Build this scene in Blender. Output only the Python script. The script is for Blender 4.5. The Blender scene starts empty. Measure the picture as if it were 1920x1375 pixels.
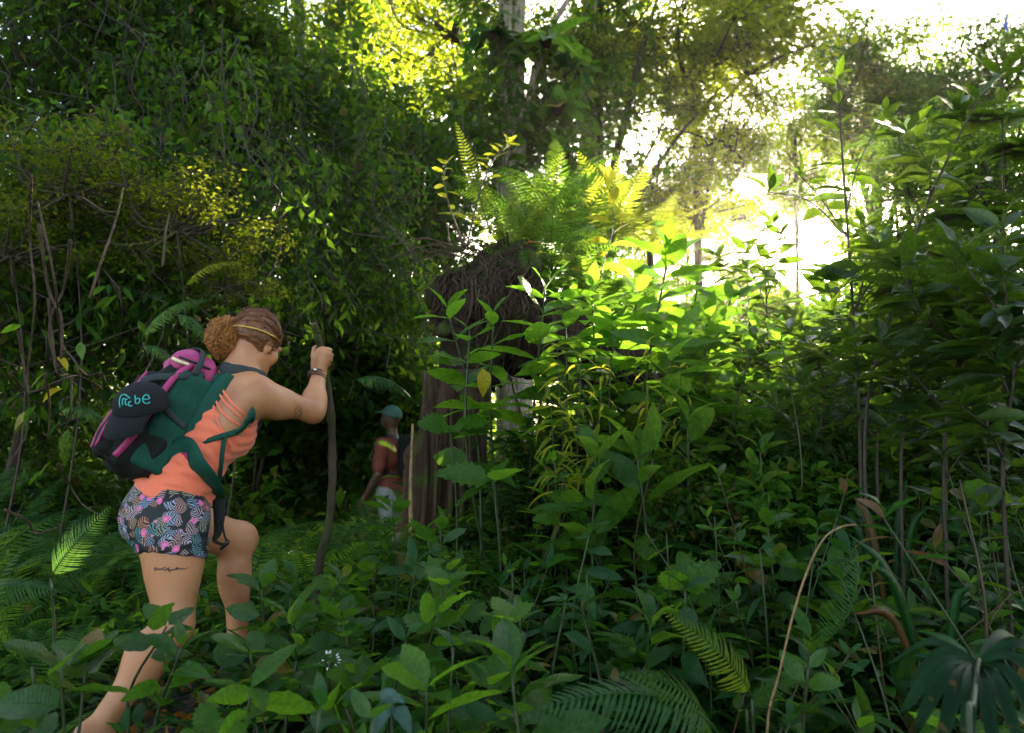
import bpy, math, random
import numpy as np
from mathutils import Vector, Matrix
from mathutils.bvhtree import BVHTree

S = bpy.context.scene
COL = S.collection
rng = np.random.default_rng(11)
random.seed(11)
R = math.radians

# ------------------------------------------------------------------ camera
CAM_Z = 1.10
PITCH = R(4.0)
cam_d = bpy.data.cameras.new('camera')
cam = bpy.data.objects.new('camera', cam_d)
COL.objects.link(cam)
cam.location = (0, 0, CAM_Z)
cam.rotation_euler = (R(90) + PITCH, 0, 0)
cam_d.sensor_width = 36
cam_d.lens = 28
cam_d.clip_start = 0.05
cam_d.clip_end = 600
cam_d.dof.use_dof = True
cam_d.dof.focus_distance = 3.1
cam_d.dof.aperture_fstop = 3.4
S.camera = cam
FPX = 28 / 36 * 1920

def P(px, py, d):
    """world point that stands d metres ahead, seen at (px, py) of the 1920x1375 photograph"""
    xc = (px - 960) / FPX
    yc = (687.5 - py) / FPX
    fw = math.cos(PITCH) - yc * math.sin(PITCH)
    up = math.sin(PITCH) + yc * math.cos(PITCH)
    return np.array([xc * d / fw, d, CAM_Z + up * d / fw])

# ------------------------------------------------------------------ sun and sky
SUN_AZ = math.atan2(1540 - 960, FPX)
SUN_EL = R(4.0) + math.atan2(687 - 497, FPX / math.cos(SUN_AZ))
SUN_DIR = Vector((math.sin(SUN_AZ) * math.cos(SUN_EL), math.cos(SUN_AZ) * math.cos(SUN_EL), math.sin(SUN_EL)))
W = bpy.data.worlds.new('World')
S.world = W
W.use_nodes = True
nt = W.node_tree
nt.nodes.clear()
sky = nt.nodes.new('ShaderNodeTexSky')
sky.sky_type = 'NISHITA'
sky.sun_disc = False
sky.sun_elevation = SUN_EL
sky.sun_rotation = SUN_AZ
sky.air_density = 1.0
sky.dust_density = 2.0
sky.ozone_density = 1.0
hs = nt.nodes.new('ShaderNodeHueSaturation')
hs.inputs['Saturation'].default_value = 0.70
bg = nt.nodes.new('ShaderNodeBackground')
bg.inputs['Strength'].default_value = 0.068
tc = nt.nodes.new('ShaderNodeTexCoord')
dp = nt.nodes.new('ShaderNodeVectorMath'); dp.operation = 'DOT_PRODUCT'
dp.inputs[1].default_value = SUN_DIR
nm = nt.nodes.new('ShaderNodeVectorMath'); nm.operation = 'NORMALIZE'
mr = nt.nodes.new('ShaderNodeMapRange'); mr.interpolation_type = 'SMOOTHSTEP'
mr.inputs['From Min'].default_value = math.cos(R(1.75)); mr.inputs['From Max'].default_value = math.cos(R(1.3))
mr.inputs['To Min'].default_value = 0; mr.inputs['To Max'].default_value = 60      # the sun's disc, blown by the hazy air
bg2 = nt.nodes.new('ShaderNodeBackground')
bg2.inputs['Color'].default_value = (1, .93, .8, 1)
ad = nt.nodes.new('ShaderNodeAddShader')
wo = nt.nodes.new('ShaderNodeOutputWorld')
L_ = nt.links.new
L_(sky.outputs['Color'], hs.inputs['Color']); L_(hs.outputs['Color'], bg.inputs['Color'])
L_(tc.outputs['Generated'], nm.inputs[0]); L_(nm.outputs[0], dp.inputs[0]); L_(dp.outputs['Value'], mr.inputs['Value'])
L_(mr.outputs[0], bg2.inputs['Strength'])
L_(bg.outputs[0], ad.inputs[0]); L_(bg2.outputs[0], ad.inputs[1]); L_(ad.outputs[0], wo.inputs['Surface'])

sl = bpy.data.lights.new('sun', 'SUN')
sl.energy = 4.2
sl.angle = R(0.6)
sl.color = (1.0, .86, .62)
sun = bpy.data.objects.new('sun', sl)
COL.objects.link(sun)
sun.rotation_euler = (-SUN_DIR).to_track_quat('-Z', 'Y').to_euler()

vs = S.view_settings
vs.view_transform = 'Standard'; vs.look = 'None'; vs.gamma = 1.0; vs.use_curve_mapping = False
vs.exposure = 3.45
S.cycles.use_denoising = True
S.cycles.max_bounces = 8
S.cycles.diffuse_bounces = 3
S.cycles.glossy_bounces = 2
S.cycles.transmission_bounces = 6
S.cycles.sample_clamp_indirect = 6

# ------------------------------------------------------------------ object helpers
def link(o, parent=None):
    COL.objects.link(o)
    if parent is not None:
        o.parent = parent
    return o

def tag(o, label=None, cat=None, group=None, kind=None):
    if label: o['label'] = label
    if cat: o['category'] = cat
    if group: o['group'] = group
    if kind: o['kind'] = kind
    return o

def empty(name, loc, label=None, cat=None, group=None):
    o = bpy.data.objects.new(name, None)
    o.empty_display_size = .1
    o.location = [float(c) for c in loc]
    link(o)
    return tag(o, label, cat, group)

def mesh(name, V, F, mat, A=None, smooth=True):
    """V (n,3); F one (m,k) array or a list of such arrays; A (n,3) is (along, across, random) for leaves"""
    me = bpy.data.meshes.new(name)
    if not isinstance(F, list): F = [F]
    F = [np.asarray(f, dtype=np.int32) for f in F if len(f)]
    V = np.asarray(V, dtype=np.float32)
    nl = sum(f.size for f in F); nf = sum(len(f) for f in F)
    me.vertices.add(len(V)); me.vertices.foreach_set('co', V.ravel())
    me.loops.add(nl); me.loops.foreach_set('vertex_index', np.concatenate([f.ravel() for f in F]))
    me.polygons.add(nf)
    tot = np.concatenate([np.full(len(f), f.shape[1], np.int32) for f in F])
    st = np.zeros(nf, np.int32); st[1:] = np.cumsum(tot)[:-1]
    me.polygons.foreach_set('loop_start', st)
    me.polygons.foreach_set('use_smooth', np.full(nf, smooth, bool))
    if A is not None:
        at = me.attributes.new('leaf', 'FLOAT_VECTOR', 'POINT')
        at.data.foreach_set('vector', np.asarray(A, np.float32).ravel())
    me.update(calc_edges=True)
    if mat is not None: me.materials.append(mat)
    return me

def obj(name, me, parent=None, loc=None, M=None):
    o = bpy.data.objects.new(name, me)
    if M is not None: o.matrix_basis = M
    elif loc is not None: o.location = [float(c) for c in loc]
    return link(o, parent)

def at_base(V, base):
    return np.asarray(V) - np.asarray(base)

class Geo:
    """collects arrays for one mesh"""
    def __init__(s): s.V = []; s.F = []; s.A = []; s.n = 0
    def add(s, V, F, A=None):
        V = np.asarray(V, float)
        for f in (F if isinstance(F, list) else [F]):
            s.F.append(np.asarray(f) + s.n)
        s.V.append(V)
        s.A.append(np.zeros((len(V), 3)) if A is None else np.asarray(A))
        s.n += len(V)
        return s
    def mesh(s, name, mat, base=(0, 0, 0), smooth=True):
        tri = [f for f in s.F if f.shape[1] == 3]; qu = [f for f in s.F if f.shape[1] == 4]
        Fs = ([np.concatenate(tri)] if tri else []) + ([np.concatenate(qu)] if qu else [])
        return mesh(name, np.concatenate(s.V) - np.asarray(base), Fs, mat, np.concatenate(s.A), smooth)

def unit(v):
    v = np.asarray(v, float)
    return v / (np.linalg.norm(v, axis=-1, keepdims=True) + 1e-12)

def catmull(pts, n):
    p = np.asarray(pts, float)
    p = np.vstack([2 * p[0] - p[1], p, 2 * p[-1] - p[-2]])
    out = []
    k = len(p) - 3
    for t in np.linspace(0, k - 1e-6, n):
        i = int(t); u = t - i
        a, b, c, d = p[i:i + 4]
        out.append(.5 * ((2 * b) + (-a + c) * u + (2 * a - 5 * b + 4 * c - d) * u * u + (-a + 3 * b - 3 * c + d) * u ** 3))
    return np.array(out)

def tube(pts, rad, sides=6, flat=1.0, rough=0.0, up=None, cap=True):
    """tube along pts (n,3); flat squeezes the section; rough adds knobbly radius noise"""
    p = np.asarray(pts, float); n = len(p)
    r = np.broadcast_to(np.asarray(rad, float), (n,)).copy()
    T = np.gradient(p, axis=0); T = unit(T)
    N = np.zeros_like(p)
    a = np.array([0, 0, 1.0]) if up is None else np.asarray(up, float)
    if abs(T[0] @ unit(a)) > .95: a = np.array([1.0, 0.1, 0])
    N[0] = unit(a - (a @ T[0]) * T[0])
    for i in range(1, n):
        v = N[i - 1] - (N[i - 1] @ T[i]) * T[i]
        N[i] = unit(v)
    B = np.cross(T, N)
    ang = np.arange(sides) * 2 * math.pi / sides
    rr = r[:, None] * (1 + rough * rng.normal(size=(n, sides)))
    V = p[:, None, :] + rr[..., None] * (np.cos(ang)[None, :, None] * N[:, None, :] * flat + np.sin(ang)[None, :, None] * B[:, None, :])
    V = V.reshape(-1, 3)
    i = np.arange(n - 1)[:, None] * sides; j = np.arange(sides)[None, :]; k = (j + 1) % sides
    F = np.stack([i + j, i + k, i + sides + k, i + sides + j], -1).reshape(-1, 4)
    A = np.zeros((len(V), 3)); A[:, 0] = np.repeat(np.linspace(0, 1, n), sides); A[:, 1] = np.tile(ang / (2 * math.pi), n)
    if cap:
        V = np.vstack([V, p[0], p[-1]]); A = np.vstack([A, A[0], A[-2]])
        c0 = n * sides; jj = np.arange(sides); kk = (jj + 1) % sides
        F2 = np.vstack([np.stack([np.full(sides, c0), kk, jj], -1), np.stack([np.full(sides, c0 + 1), (n - 1) * sides + jj, (n - 1) * sides + kk], -1)])
        return V, [F, F2], A
    return V, [F], A

def frame(d, up=(0, 0, 1), roll=0.0):
    """3x3 with columns along, across, normal"""
    x = unit(d); u = np.asarray(up, float)
    if abs(x @ unit(u)) > .985: u = np.array([.3, -1, .2])
    y = unit(np.cross(u, x)); z = np.cross(x, y)
    if roll:
        c, s = math.cos(roll), math.sin(roll)
        y, z = c * y + s * z, -s * y + c * z
    return np.stack([x, y, z], 1)

def mat4(m3, pos, sc=1.0):
    M = np.eye(4); M[:3, :3] = m3 * sc; M[:3, 3] = pos
    return Matrix(M.tolist())

def frames(D, U):
    """vectorised frame(): D (N,3), U (N,3) -> (N,3,3)"""
    x = unit(D); y = np.cross(U, x); y = unit(y + 1e-6); z = np.cross(x, y)
    return np.stack([x, y, z], 2)

def scatter(t, M3, pos, rnd):
    """copies of the template t = (V, F, A) merged into arrays"""
    V, F, A = t
    N = len(pos); n = len(V)
    VV = np.einsum('nij,vj->nvi', M3, V) + pos[:, None, :]
    FF = [(f[None] + (np.arange(N) * n)[:, None, None]).reshape(-1, f.shape[1]) for f in (F if isinstance(F, list) else [F])]
    AA = np.broadcast_to(A[None], (N, n, 3)).copy(); AA[:, :, 2] = rnd[:, None]
    return VV.reshape(-1, 3), FF, AA.reshape(-1, 3)

def rdir(n, zb=0.0):
    v = rng.normal(size=(n, 3)); v[:, 2] += zb
    return unit(v)
# ------------------------------------------------------------------ materials
def nodes_of(name):
    m = bpy.data.materials.new(name); m.use_nodes = True
    t = m.node_tree; t.nodes.clear()
    def N(k, **kw):
        n = t.nodes.new('ShaderNode' + k)
        for a, b in kw.items():
            if a.startswith('i_'): n.inputs[a[2:].replace('_', ' ')].default_value = b
            else: setattr(n, a, b)
        return n
    return m, N, t.links.new

def ramp(N, stops):
    r = N('ValToRGB'); e = r.color_ramp.elements
    while len(e) < len(stops): e.new(.5)
    for i, (p, c) in enumerate(stops):
        e[i].position = p; e[i].color = (*c, 1)
    return r

def math_(N, L, op, a, b=None, clamp=False):
    n = N('Math', operation=op, use_clamp=clamp)
    for i, v in enumerate((a, b)):
        if v is None: continue
        if isinstance(v, (int, float)): n.inputs[i].default_value = v
        else: L(v, n.inputs[i])
    return n.outputs[0]

def leaf_mat(name, dark, light, trans, tfac=.42, rough=.38, veins=9, spots=.25, ribs=False, old=None, spec=.18):
    """green leaf: gloss on top, light through the blade, midrib and side veins, mottling"""
    if name not in ('dead_leaf', 'yellow_leaf', 'bluegrey_leaf'):
        dark, light = [(c[0] * .50, c[1] * .64, c[2] * .40) for c in (dark, light)]
    m, N, L = nodes_of(name)
    at = N('Attribute', attribute_name='leaf')
    sp = N('SeparateXYZ'); L(at.outputs['Vector'], sp.inputs[0])
    u, v, rn = sp.outputs
    oi = N('ObjectInfo')
    rr = math_(N, L, 'FRACT', math_(N, L, 'ADD', rn, oi.outputs['Random']))
    cr = ramp(N, [(0, dark), (.55, tuple((a + b) / 2 for a, b in zip(dark, light))), (1, light)] if old is None else
              [(0, dark), (.5, tuple((a + b) / 2 for a, b in zip(dark, light))), (.93, light), (.975, old)])
    L(rr, cr.inputs[0])
    tcn = N('TexCoord')
    nz = N('TexNoise', i_Scale=14.0, i_Detail=3.0); L(tcn.outputs['Object'], nz.inputs['Vector'])
    mo = N('MapRange'); L(nz.outputs['Fac'], mo.inputs['Value'])
    mo.inputs['From Min'].default_value = .35; mo.inputs['From Max'].default_value = .7
    mo.inputs['To Min'].default_value = 1 - spots; mo.inputs['To Max'].default_value = 1 + spots
    av = math_(N, L, 'ABSOLUTE', v)
    mid = math_(N, L, 'SUBTRACT', 1.0, math_(N, L, 'MULTIPLY', av, 14.0), True)
    if ribs:
        wv = math_(N, L, 'SINE', math_(N, L, 'MULTIPLY', v, veins * 3.1416))
    else:
        wv = math_(N, L, 'SINE', math_(N, L, 'MULTIPLY', math_(N, L, 'SUBTRACT', u, math_(N, L, 'MULTIPLY', av, .16)), veins * 6.2832))
    vein = math_(N, L, 'POWER', math_(N, L, 'ABSOLUTE', wv), 10.0 if not ribs else 3.0)
    vv = math_(N, L, 'MAXIMUM', mid, math_(N, L, 'MULTIPLY', vein, .55))
    mx = N('MixRGB', blend_type='MULTIPLY'); mx.inputs[0].default_value = 1
    L(cr.outputs[0], mx.inputs[1]); L(mo.outputs[0], mx.inputs[2])
    bs = N('TexNoise', i_Scale=38.0, i_Detail=2.0); L(tcn.outputs['Object'], bs.inputs['Vector'])
    bm = N('MapRange'); L(math_(N, L, 'ADD', bs.outputs['Fac'], math_(N, L, 'MULTIPLY', oi.outputs['Random'], .10)), bm.inputs['Value'])
    bm.inputs['From Min'].default_value = .745; bm.inputs['From Max'].default_value = .78
    mb = N('MixRGB'); L(bm.outputs[0], mb.inputs[0]); L(mx.outputs[0], mb.inputs[1]); mb.inputs[2].default_value = (.085, .055, .014, 1); mx = mb
    m2 = N('MixRGB'); L(math_(N, L, 'MULTIPLY', vv, .45), m2.inputs[0]); L(mx.outputs[0], m2.inputs[1])
    m2.inputs[2].default_value = (*[min(1, c * 1.6 + .01) for c in light], 1)
    bp = N('Bump', i_Strength=.35, i_Distance=.004); L(vv, bp.inputs['Height'])
    pr = N('BsdfPrincipled', i_Roughness=rough)
    pr.inputs['Specular IOR Level'].default_value = spec
    L(m2.outputs[0], pr.inputs['Base Color']); L(bp.outputs[0], pr.inputs['Normal'])
    tr = N('BsdfTranslucent')
    mt = N('MixRGB', blend_type='MULTIPLY'); mt.inputs[0].default_value = 1
    mt.inputs[1].default_value = (*trans, 1)
    dk = N('MapRange'); L(vv, dk.inputs['Value']); dk.inputs['To Min'].default_value = 1.0; dk.inputs['To Max'].default_value = .55
    m3 = N('MixRGB', blend_type='MULTIPLY'); m3.inputs[0].default_value = 1
    L(mo.outputs[0], m3.inputs[1]); L(dk.outputs[0], m3.inputs[2]); L(m3.outputs[0], mt.inputs[2])
    L(mt.outputs[0], tr.inputs['Color'])
    ms = N('MixShader'); ms.inputs[0].default_value = tfac
    L(pr.outputs[0], ms.inputs[1]); L(tr.outputs[0], ms.inputs[2])
    o = N('OutputMaterial'); L(ms.outputs[0], o.inputs['Surface'])
    return m

def plain_leaf(name, dark, light, trans, tfac=.45, rough=.45, spec=.12):
    """cheaper leaf for small or far foliage"""
    if name not in ('dead_leaf', 'yellow_leaf', 'bluegrey_leaf'):
        dark, light = [(c[0] * .50, c[1] * .64, c[2] * .40) for c in (dark, light)]
    dark, light = [(c[0] * .7, c[1] * .82, c[2] * .6) for c in (dark, light)]
    m, N, L = nodes_of(name)
    at = N('Attribute', attribute_name='leaf')
    sp = N('SeparateXYZ'); L(at.outputs['Vector'], sp.inputs[0])
    oi = N('ObjectInfo')
    rr = math_(N, L, 'FRACT', math_(N, L, 'ADD', sp.outputs[2], math_(N, L, 'MULTIPLY', oi.outputs['Random'], .35)))
    cr = ramp(N, [(0, dark), (.9, light), (.985, (.10, .055, .015))]); L(rr, cr.inputs[0])
    tcn = N('TexCoord')
    pr = N('BsdfPrincipled', i_Roughness=rough); pr.inputs['Specular IOR Level'].default_value = spec
    L(cr.outputs[0], pr.inputs['Base Color'])
    tr = N('BsdfTranslucent'); 
    mt = N('MixRGB', blend_type='MIX'); mt.inputs[0].default_value = .25
    mt.inputs[1].default_value = (*trans, 1); L(cr.outputs[0], mt.inputs[2]); L(mt.outputs[0], tr.inputs['Color'])
    ms = N('MixShader'); ms.inputs[0].default_value = tfac
    L(pr.outputs[0], ms.inputs[1]); L(tr.outputs[0], ms.inputs[2])
    o = N('OutputMaterial'); L(ms.outputs[0], o.inputs['Surface'])
    return m

def bark_mat(name, dark, light, moss=.4, sx=26, sz=4, bump=.8, mosscol=(.05, .08, .012)):
    m, N, L = nodes_of(name)
    tcn = N('TexCoord'); mp = N('Mapping'); mp.inputs['Scale'].default_value = (sx, sx, sz)
    L(tcn.outputs['Object'], mp.inputs['Vector'])
    nz = N('TexNoise', i_Scale=1.0, i_Detail=6.0, i_Roughness=.65); L(mp.outputs[0], nz.inputs['Vector'])
    cr = ramp(N, [(.3, dark), (.7, light)]); L(nz.outputs['Fac'], cr.inputs[0])
    n2 = N('TexNoise', i_Scale=5.0, i_Detail=5.0); L(tcn.outputs['Object'], n2.inputs['Vector'])
    mm = N('MapRange'); L(n2.outputs['Fac'], mm.inputs['Value'])
    mm.inputs['From Min'].default_value = .62 - moss * .3; mm.inputs['From Max'].default_value = .70
    mx = N('MixRGB'); L(mm.outputs[0], mx.inputs[0]); L(cr.outputs[0], mx.inputs[1]); mx.inputs[2].default_value = (*mosscol, 1)
    bp = N('Bump', i_Strength=bump, i_Distance=.03); L(nz.outputs['Fac'], bp.inputs['Height'])
    pr = N('BsdfPrincipled', i_Roughness=.85); pr.inputs['Specular IOR Level'].default_value = .2; L(mx.outputs[0], pr.inputs['Base Color']); L(bp.outputs[0], pr.inputs['Normal'])
    o = N('OutputMaterial'); L(pr.outputs[0], o.inputs['Surface'])
    return m

def simple_mat(name, col, rough=.6, var=.15, scale=30, bump=0.0, metal=0.0, sheen=0.0, spec=.5, sss=0.0):
    m, N, L = nodes_of(name)
    tcn = N('TexCoord')
    nz = N('TexNoise', i_Scale=scale, i_Detail=4.0); L(tcn.outputs['Object'], nz.inputs['Vector'])
    cr = ramp(N, [(.3, tuple(c * (1 - var) for c in col)), (.7, tuple(min(1, c * (1 + var)) for c in col))]); L(nz.outputs['Fac'], cr.inputs[0])
    pr = N('BsdfPrincipled', i_Roughness=rough, i_Metallic=metal); L(cr.outputs[0], pr.inputs['Base Color'])
    pr.inputs['Specular IOR Level'].default_value = spec
    if sheen: pr.inputs['Sheen Weight'].default_value = sheen
    if sss:
        pr.inputs['Subsurface Weight'].default_value = sss
        pr.inputs['Subsurface Radius'].default_value = (.012, .005, .003)
        pr.inputs['Subsurface Scale'].default_value = 1.0
    if bump:
        bp = N('Bump', i_Strength=bump, i_Distance=.004); L(nz.outputs['Fac'], bp.inputs['Height']); L(bp.outputs[0], pr.inputs['Normal'])
    o = N('OutputMaterial'); L(pr.outputs[0], o.inputs['Surface'])
    return m

MAT = {}
MAT['bright'] = leaf_mat('bright_leaf', (.05, .13, .012), (.10, .21, .02), (.24, .50, .025), .48, .34, 8, spec=.3)
MAT['young'] = leaf_mat('young_leaf', (.16, .20, .015), (.26, .26, .02), (.65, .66, .04), .5, .45, 7)
MAT['broad'] = leaf_mat('broad_leaf', (.022, .075, .012), (.055, .14, .018), (.18, .42, .03), .30, .26, 8, old=(.16, .09, .02), spec=.3)
MAT['teal'] = leaf_mat('teal_leaf', (.014, .060, .022), (.035, .115, .035), (.10, .30, .03), .25, .32, 7, old=(.12, .05, .015))
MAT['glossy'] = leaf_mat('glossy_leaf', (.010, .036, .014), (.026, .068, .018), (.20, .36, .02), .28, .24, 10, spec=.4)
MAT['pleat'] = leaf_mat('pleated_leaf', (.030, .095, .025), (.065, .15, .025), (.26, .48, .03), .4, .3, 9, ribs=True)
MAT['palm'] = leaf_mat('palm_leaf', (.006, .034, .020), (.012, .050, .026), (.05, .15, .03), .25, .5, 12, spec=.12)
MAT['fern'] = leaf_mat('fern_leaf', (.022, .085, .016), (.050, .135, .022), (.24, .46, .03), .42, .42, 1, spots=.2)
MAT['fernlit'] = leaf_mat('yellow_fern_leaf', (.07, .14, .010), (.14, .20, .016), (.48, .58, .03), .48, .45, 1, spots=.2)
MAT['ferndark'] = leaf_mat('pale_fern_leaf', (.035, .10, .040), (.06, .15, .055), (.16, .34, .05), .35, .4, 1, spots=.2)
MAT['dead'] = leaf_mat('dead_leaf', (.16, .06, .015), (.28, .11, .02), (.5, .2, .03), .35, .6, 6)
MAT['yellowing'] = leaf_mat('yellow_leaf', (.30, .26, .015), (.42, .34, .02), (.75, .62, .03), .45, .5, 7)
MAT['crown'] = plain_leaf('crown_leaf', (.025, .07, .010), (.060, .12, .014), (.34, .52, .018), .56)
MAT['crownlit'] = plain_leaf('sunlit_tint_crown_leaf', (.05, .10, .010), (.11, .15, .014), (.48, .60, .02), .58)  # sunlight put into the leaf colour: paler and yellower than the plain crown
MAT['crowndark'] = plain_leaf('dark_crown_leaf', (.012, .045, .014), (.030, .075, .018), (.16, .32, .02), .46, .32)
MAT['vine'] = plain_leaf('vine_leaf', (.018, .060, .014), (.050, .110, .022), (.22, .42, .02), .46, .34)
MAT['fine'] = plain_leaf('fine_leaf', (.06, .10, .010), (.11, .15, .012), (.42, .46, .02), .42, .5)
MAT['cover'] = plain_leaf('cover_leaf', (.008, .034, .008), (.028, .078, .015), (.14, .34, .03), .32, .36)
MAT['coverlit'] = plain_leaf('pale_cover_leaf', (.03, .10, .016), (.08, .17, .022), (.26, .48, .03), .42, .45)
MAT['bark'] = bark_mat('bark', (.020, .014, .009), (.11, .085, .06), .45)
MAT['palebark'] = bark_mat('pale_bark', (.13, .105, .07), (.46, .40, .29), .16, 9, 3)
MAT['stump'] = bark_mat('stump_wood', (.014, .008, .005), (.10, .060, .035), .30, 34, 2.2, 1.0)
MAT['rootmass'] = bark_mat('root_soil', (.006, .004, .003), (.045, .027, .016), .25, 20, 14, 1.0)
MAT['root'] = bark_mat('root_bark', (.025, .016, .010), (.11, .072, .045), .1, 30, 10)
MAT['stick'] = bark_mat('stick_bark', (.06, .042, .025), (.19, .14, .09), .1, 30, 10)
MAT['stem'] = simple_mat('green_stem', (.028, .045, .012), .5, .3)
MAT['redstem'] = simple_mat('brown_stem', (.055, .028, .014), .5, .3)
MAT['darkstem'] = simple_mat('dark_stem', (.035, .022, .014), .6, .3)
MAT['dry'] = simple_mat('dry_stalk', (.27, .17, .075), .6, .3, 40)

def soil_mat():
    m, N, L = nodes_of('forest_soil')
    tcn = N('TexCoord')
    nz = N('TexNoise', i_Scale=3.0, i_Detail=8.0, i_Roughness=.7); L(tcn.outputs['Object'], nz.inputs['Vector'])
    vo = N('TexVoronoi', i_Scale=22.0); L(tcn.outputs['Object'], vo.inputs['Vector'])
    cr = ramp(N, [(.3, (.012, .009, .006)), (.55, (.035, .026, .014)), (.75, (.03, .045, .012))]); L(nz.outputs['Fac'], cr.inputs[0])
    mx = N('MixRGB', blend_type='MULTIPLY'); mx.inputs[0].default_value = .5
    L(cr.outputs[0], mx.inputs[1]); L(vo.outputs['Color'], mx.inputs[2])
    bp = N('Bump', i_Strength=1.0, i_Distance=.05); L(vo.outputs['Distance'], bp.inputs['Height'])
    pr = N('BsdfPrincipled', i_Roughness=.95); L(mx.outputs[0], pr.inputs['Base Color']); L(bp.outputs[0], pr.inputs['Normal'])
    o = N('OutputMaterial'); L(pr.outputs[0], o.inputs['Surface'])
    return m
MAT['soil'] = soil_mat()

# ------------------------------------------------------------------ ground
def H(x, y):
    x = np.asarray(x, float); y = np.asarray(y, float)
    z = .10 * np.exp(-((x + .9) ** 2 + (y - 2.9) ** 2) / .5)
    z = z + .62 * np.exp(-(((x - .6) / 1.6) ** 2 + ((y - 5.2) / 1.5) ** 2))
    z = z + .35 * np.exp(-(((x - 2.4) / 1.6) ** 2 + ((y - 4.2) / 2.0) ** 2))
    z = z - .50 * np.exp(-(((x + 1.6) / 1.6) ** 2 + ((y - 8.5) / 2.2) ** 2))
    z = z + .6 / (1 + np.exp(-(-x - 3.4) * 2.2)) * np.exp(-((y - 6) / 5) ** 2)
    z = z + .05 * np.sin(2.1 * x + .7) * np.sin(1.7 * y + .3) + .025 * np.sin(5.3 * x) * np.cos(4.7 * y)
    far = 1 / (1 + np.exp(-(np.hypot(x, y) - 18) / 4))
    return z * (1 - far) - .3 * far

_gx = np.concatenate([np.linspace(-320, -14, 22)[:-1], np.linspace(-14, 14, 160), np.linspace(14, 320, 22)[1:]])
_gy = np.concatenate([np.linspace(-320, -4, 22)[:-1], np.linspace(-4, 24, 160), np.linspace(24, 420, 24)[1:]])
_X, _Y = np.meshgrid(_gx, _gy, indexing='ij')
_V = np.stack([_X, _Y, H(_X, _Y)], -1).reshape(-1, 3)
_i, _j = np.meshgrid(np.arange(len(_gx) - 1), np.arange(len(_gy) - 1), indexing='ij')
_a = _i * len(_gy) + _j
_F = np.stack([_a, _a + len(_gy), _a + len(_gy) + 1, _a + 1], -1).reshape(-1, 4)
tag(obj('ground', mesh('ground', _V, _F, MAT['soil'])), 'dark forest floor of soil and leaf litter under the plants', kind='structure')

# ------------------------------------------------------------------ leaf templates
def leaf_t(W=.4, a=.6, b=.9, n=8, m=3, droop=.25, fold=.25, wave=0.0, serr=0.0, petiole=.1, tip=.0, twist=0.0):
    """a leaf of length 1 along +x: returns V, F, A"""
    t = np.linspace(0, 1, n + 1)
    tt = np.clip((t - petiole) / (1 - petiole), 0, 1)
    w = tt ** a * (1 - tt) ** b
    w = w / w.max() * W / 2
    w = np.maximum(w, .010)
    w[-1] = .002
    if serr:
        w = w * (1 + serr * np.where(np.arange(n + 1) % 2 == 0, 1, -1))
        w[-1] = .002
    v = np.linspace(-1, 1, m)
    X = np.repeat(t[:, None], m, 1)
    Y = w[:, None] * v[None]
    Z = fold * np.abs(Y) - droop * (X ** 2) + .5 * droop * X
    if wave: Z = Z + wave * np.sin(X * 17 + v[None] * 1.3) * np.abs(v[None]) * (w[:, None] > .02)
    if twist: Z = Z + twist * X * Y
    Vv = np.stack([X, Y, Z], -1).reshape(-1, 3)
    i, j = np.meshgrid(np.arange(n), np.arange(m - 1), indexing='ij')
    q = i * m + j
    Fq = np.stack([q, q + 1, q + m + 1, q + m], -1).reshape(-1, 4)[:, ::-1]
    Aa = np.stack([X, np.repeat(v[None], n + 1, 0), np.zeros_like(X)], -1).reshape(-1, 3)
    return Vv, [Fq], Aa

def jag_leaf_t(W=.75, n=22):
    """broad leaf with pointed lobes along its edge"""
    V, F, A = leaf_t(W, .42, .75, n, 5, .2, .15, .012, 0, .12)
    e = (np.arange(n + 1) % 3 == 0)
    V = V.reshape(n + 1, 5, 3)
    V[e, 0, 1] *= 1.28; V[e, 4, 1] *= 1.28
    V[e, 0, 0] += .03; V[e, 4, 0] += .03
    return V.reshape(-1, 3), F, A

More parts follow.
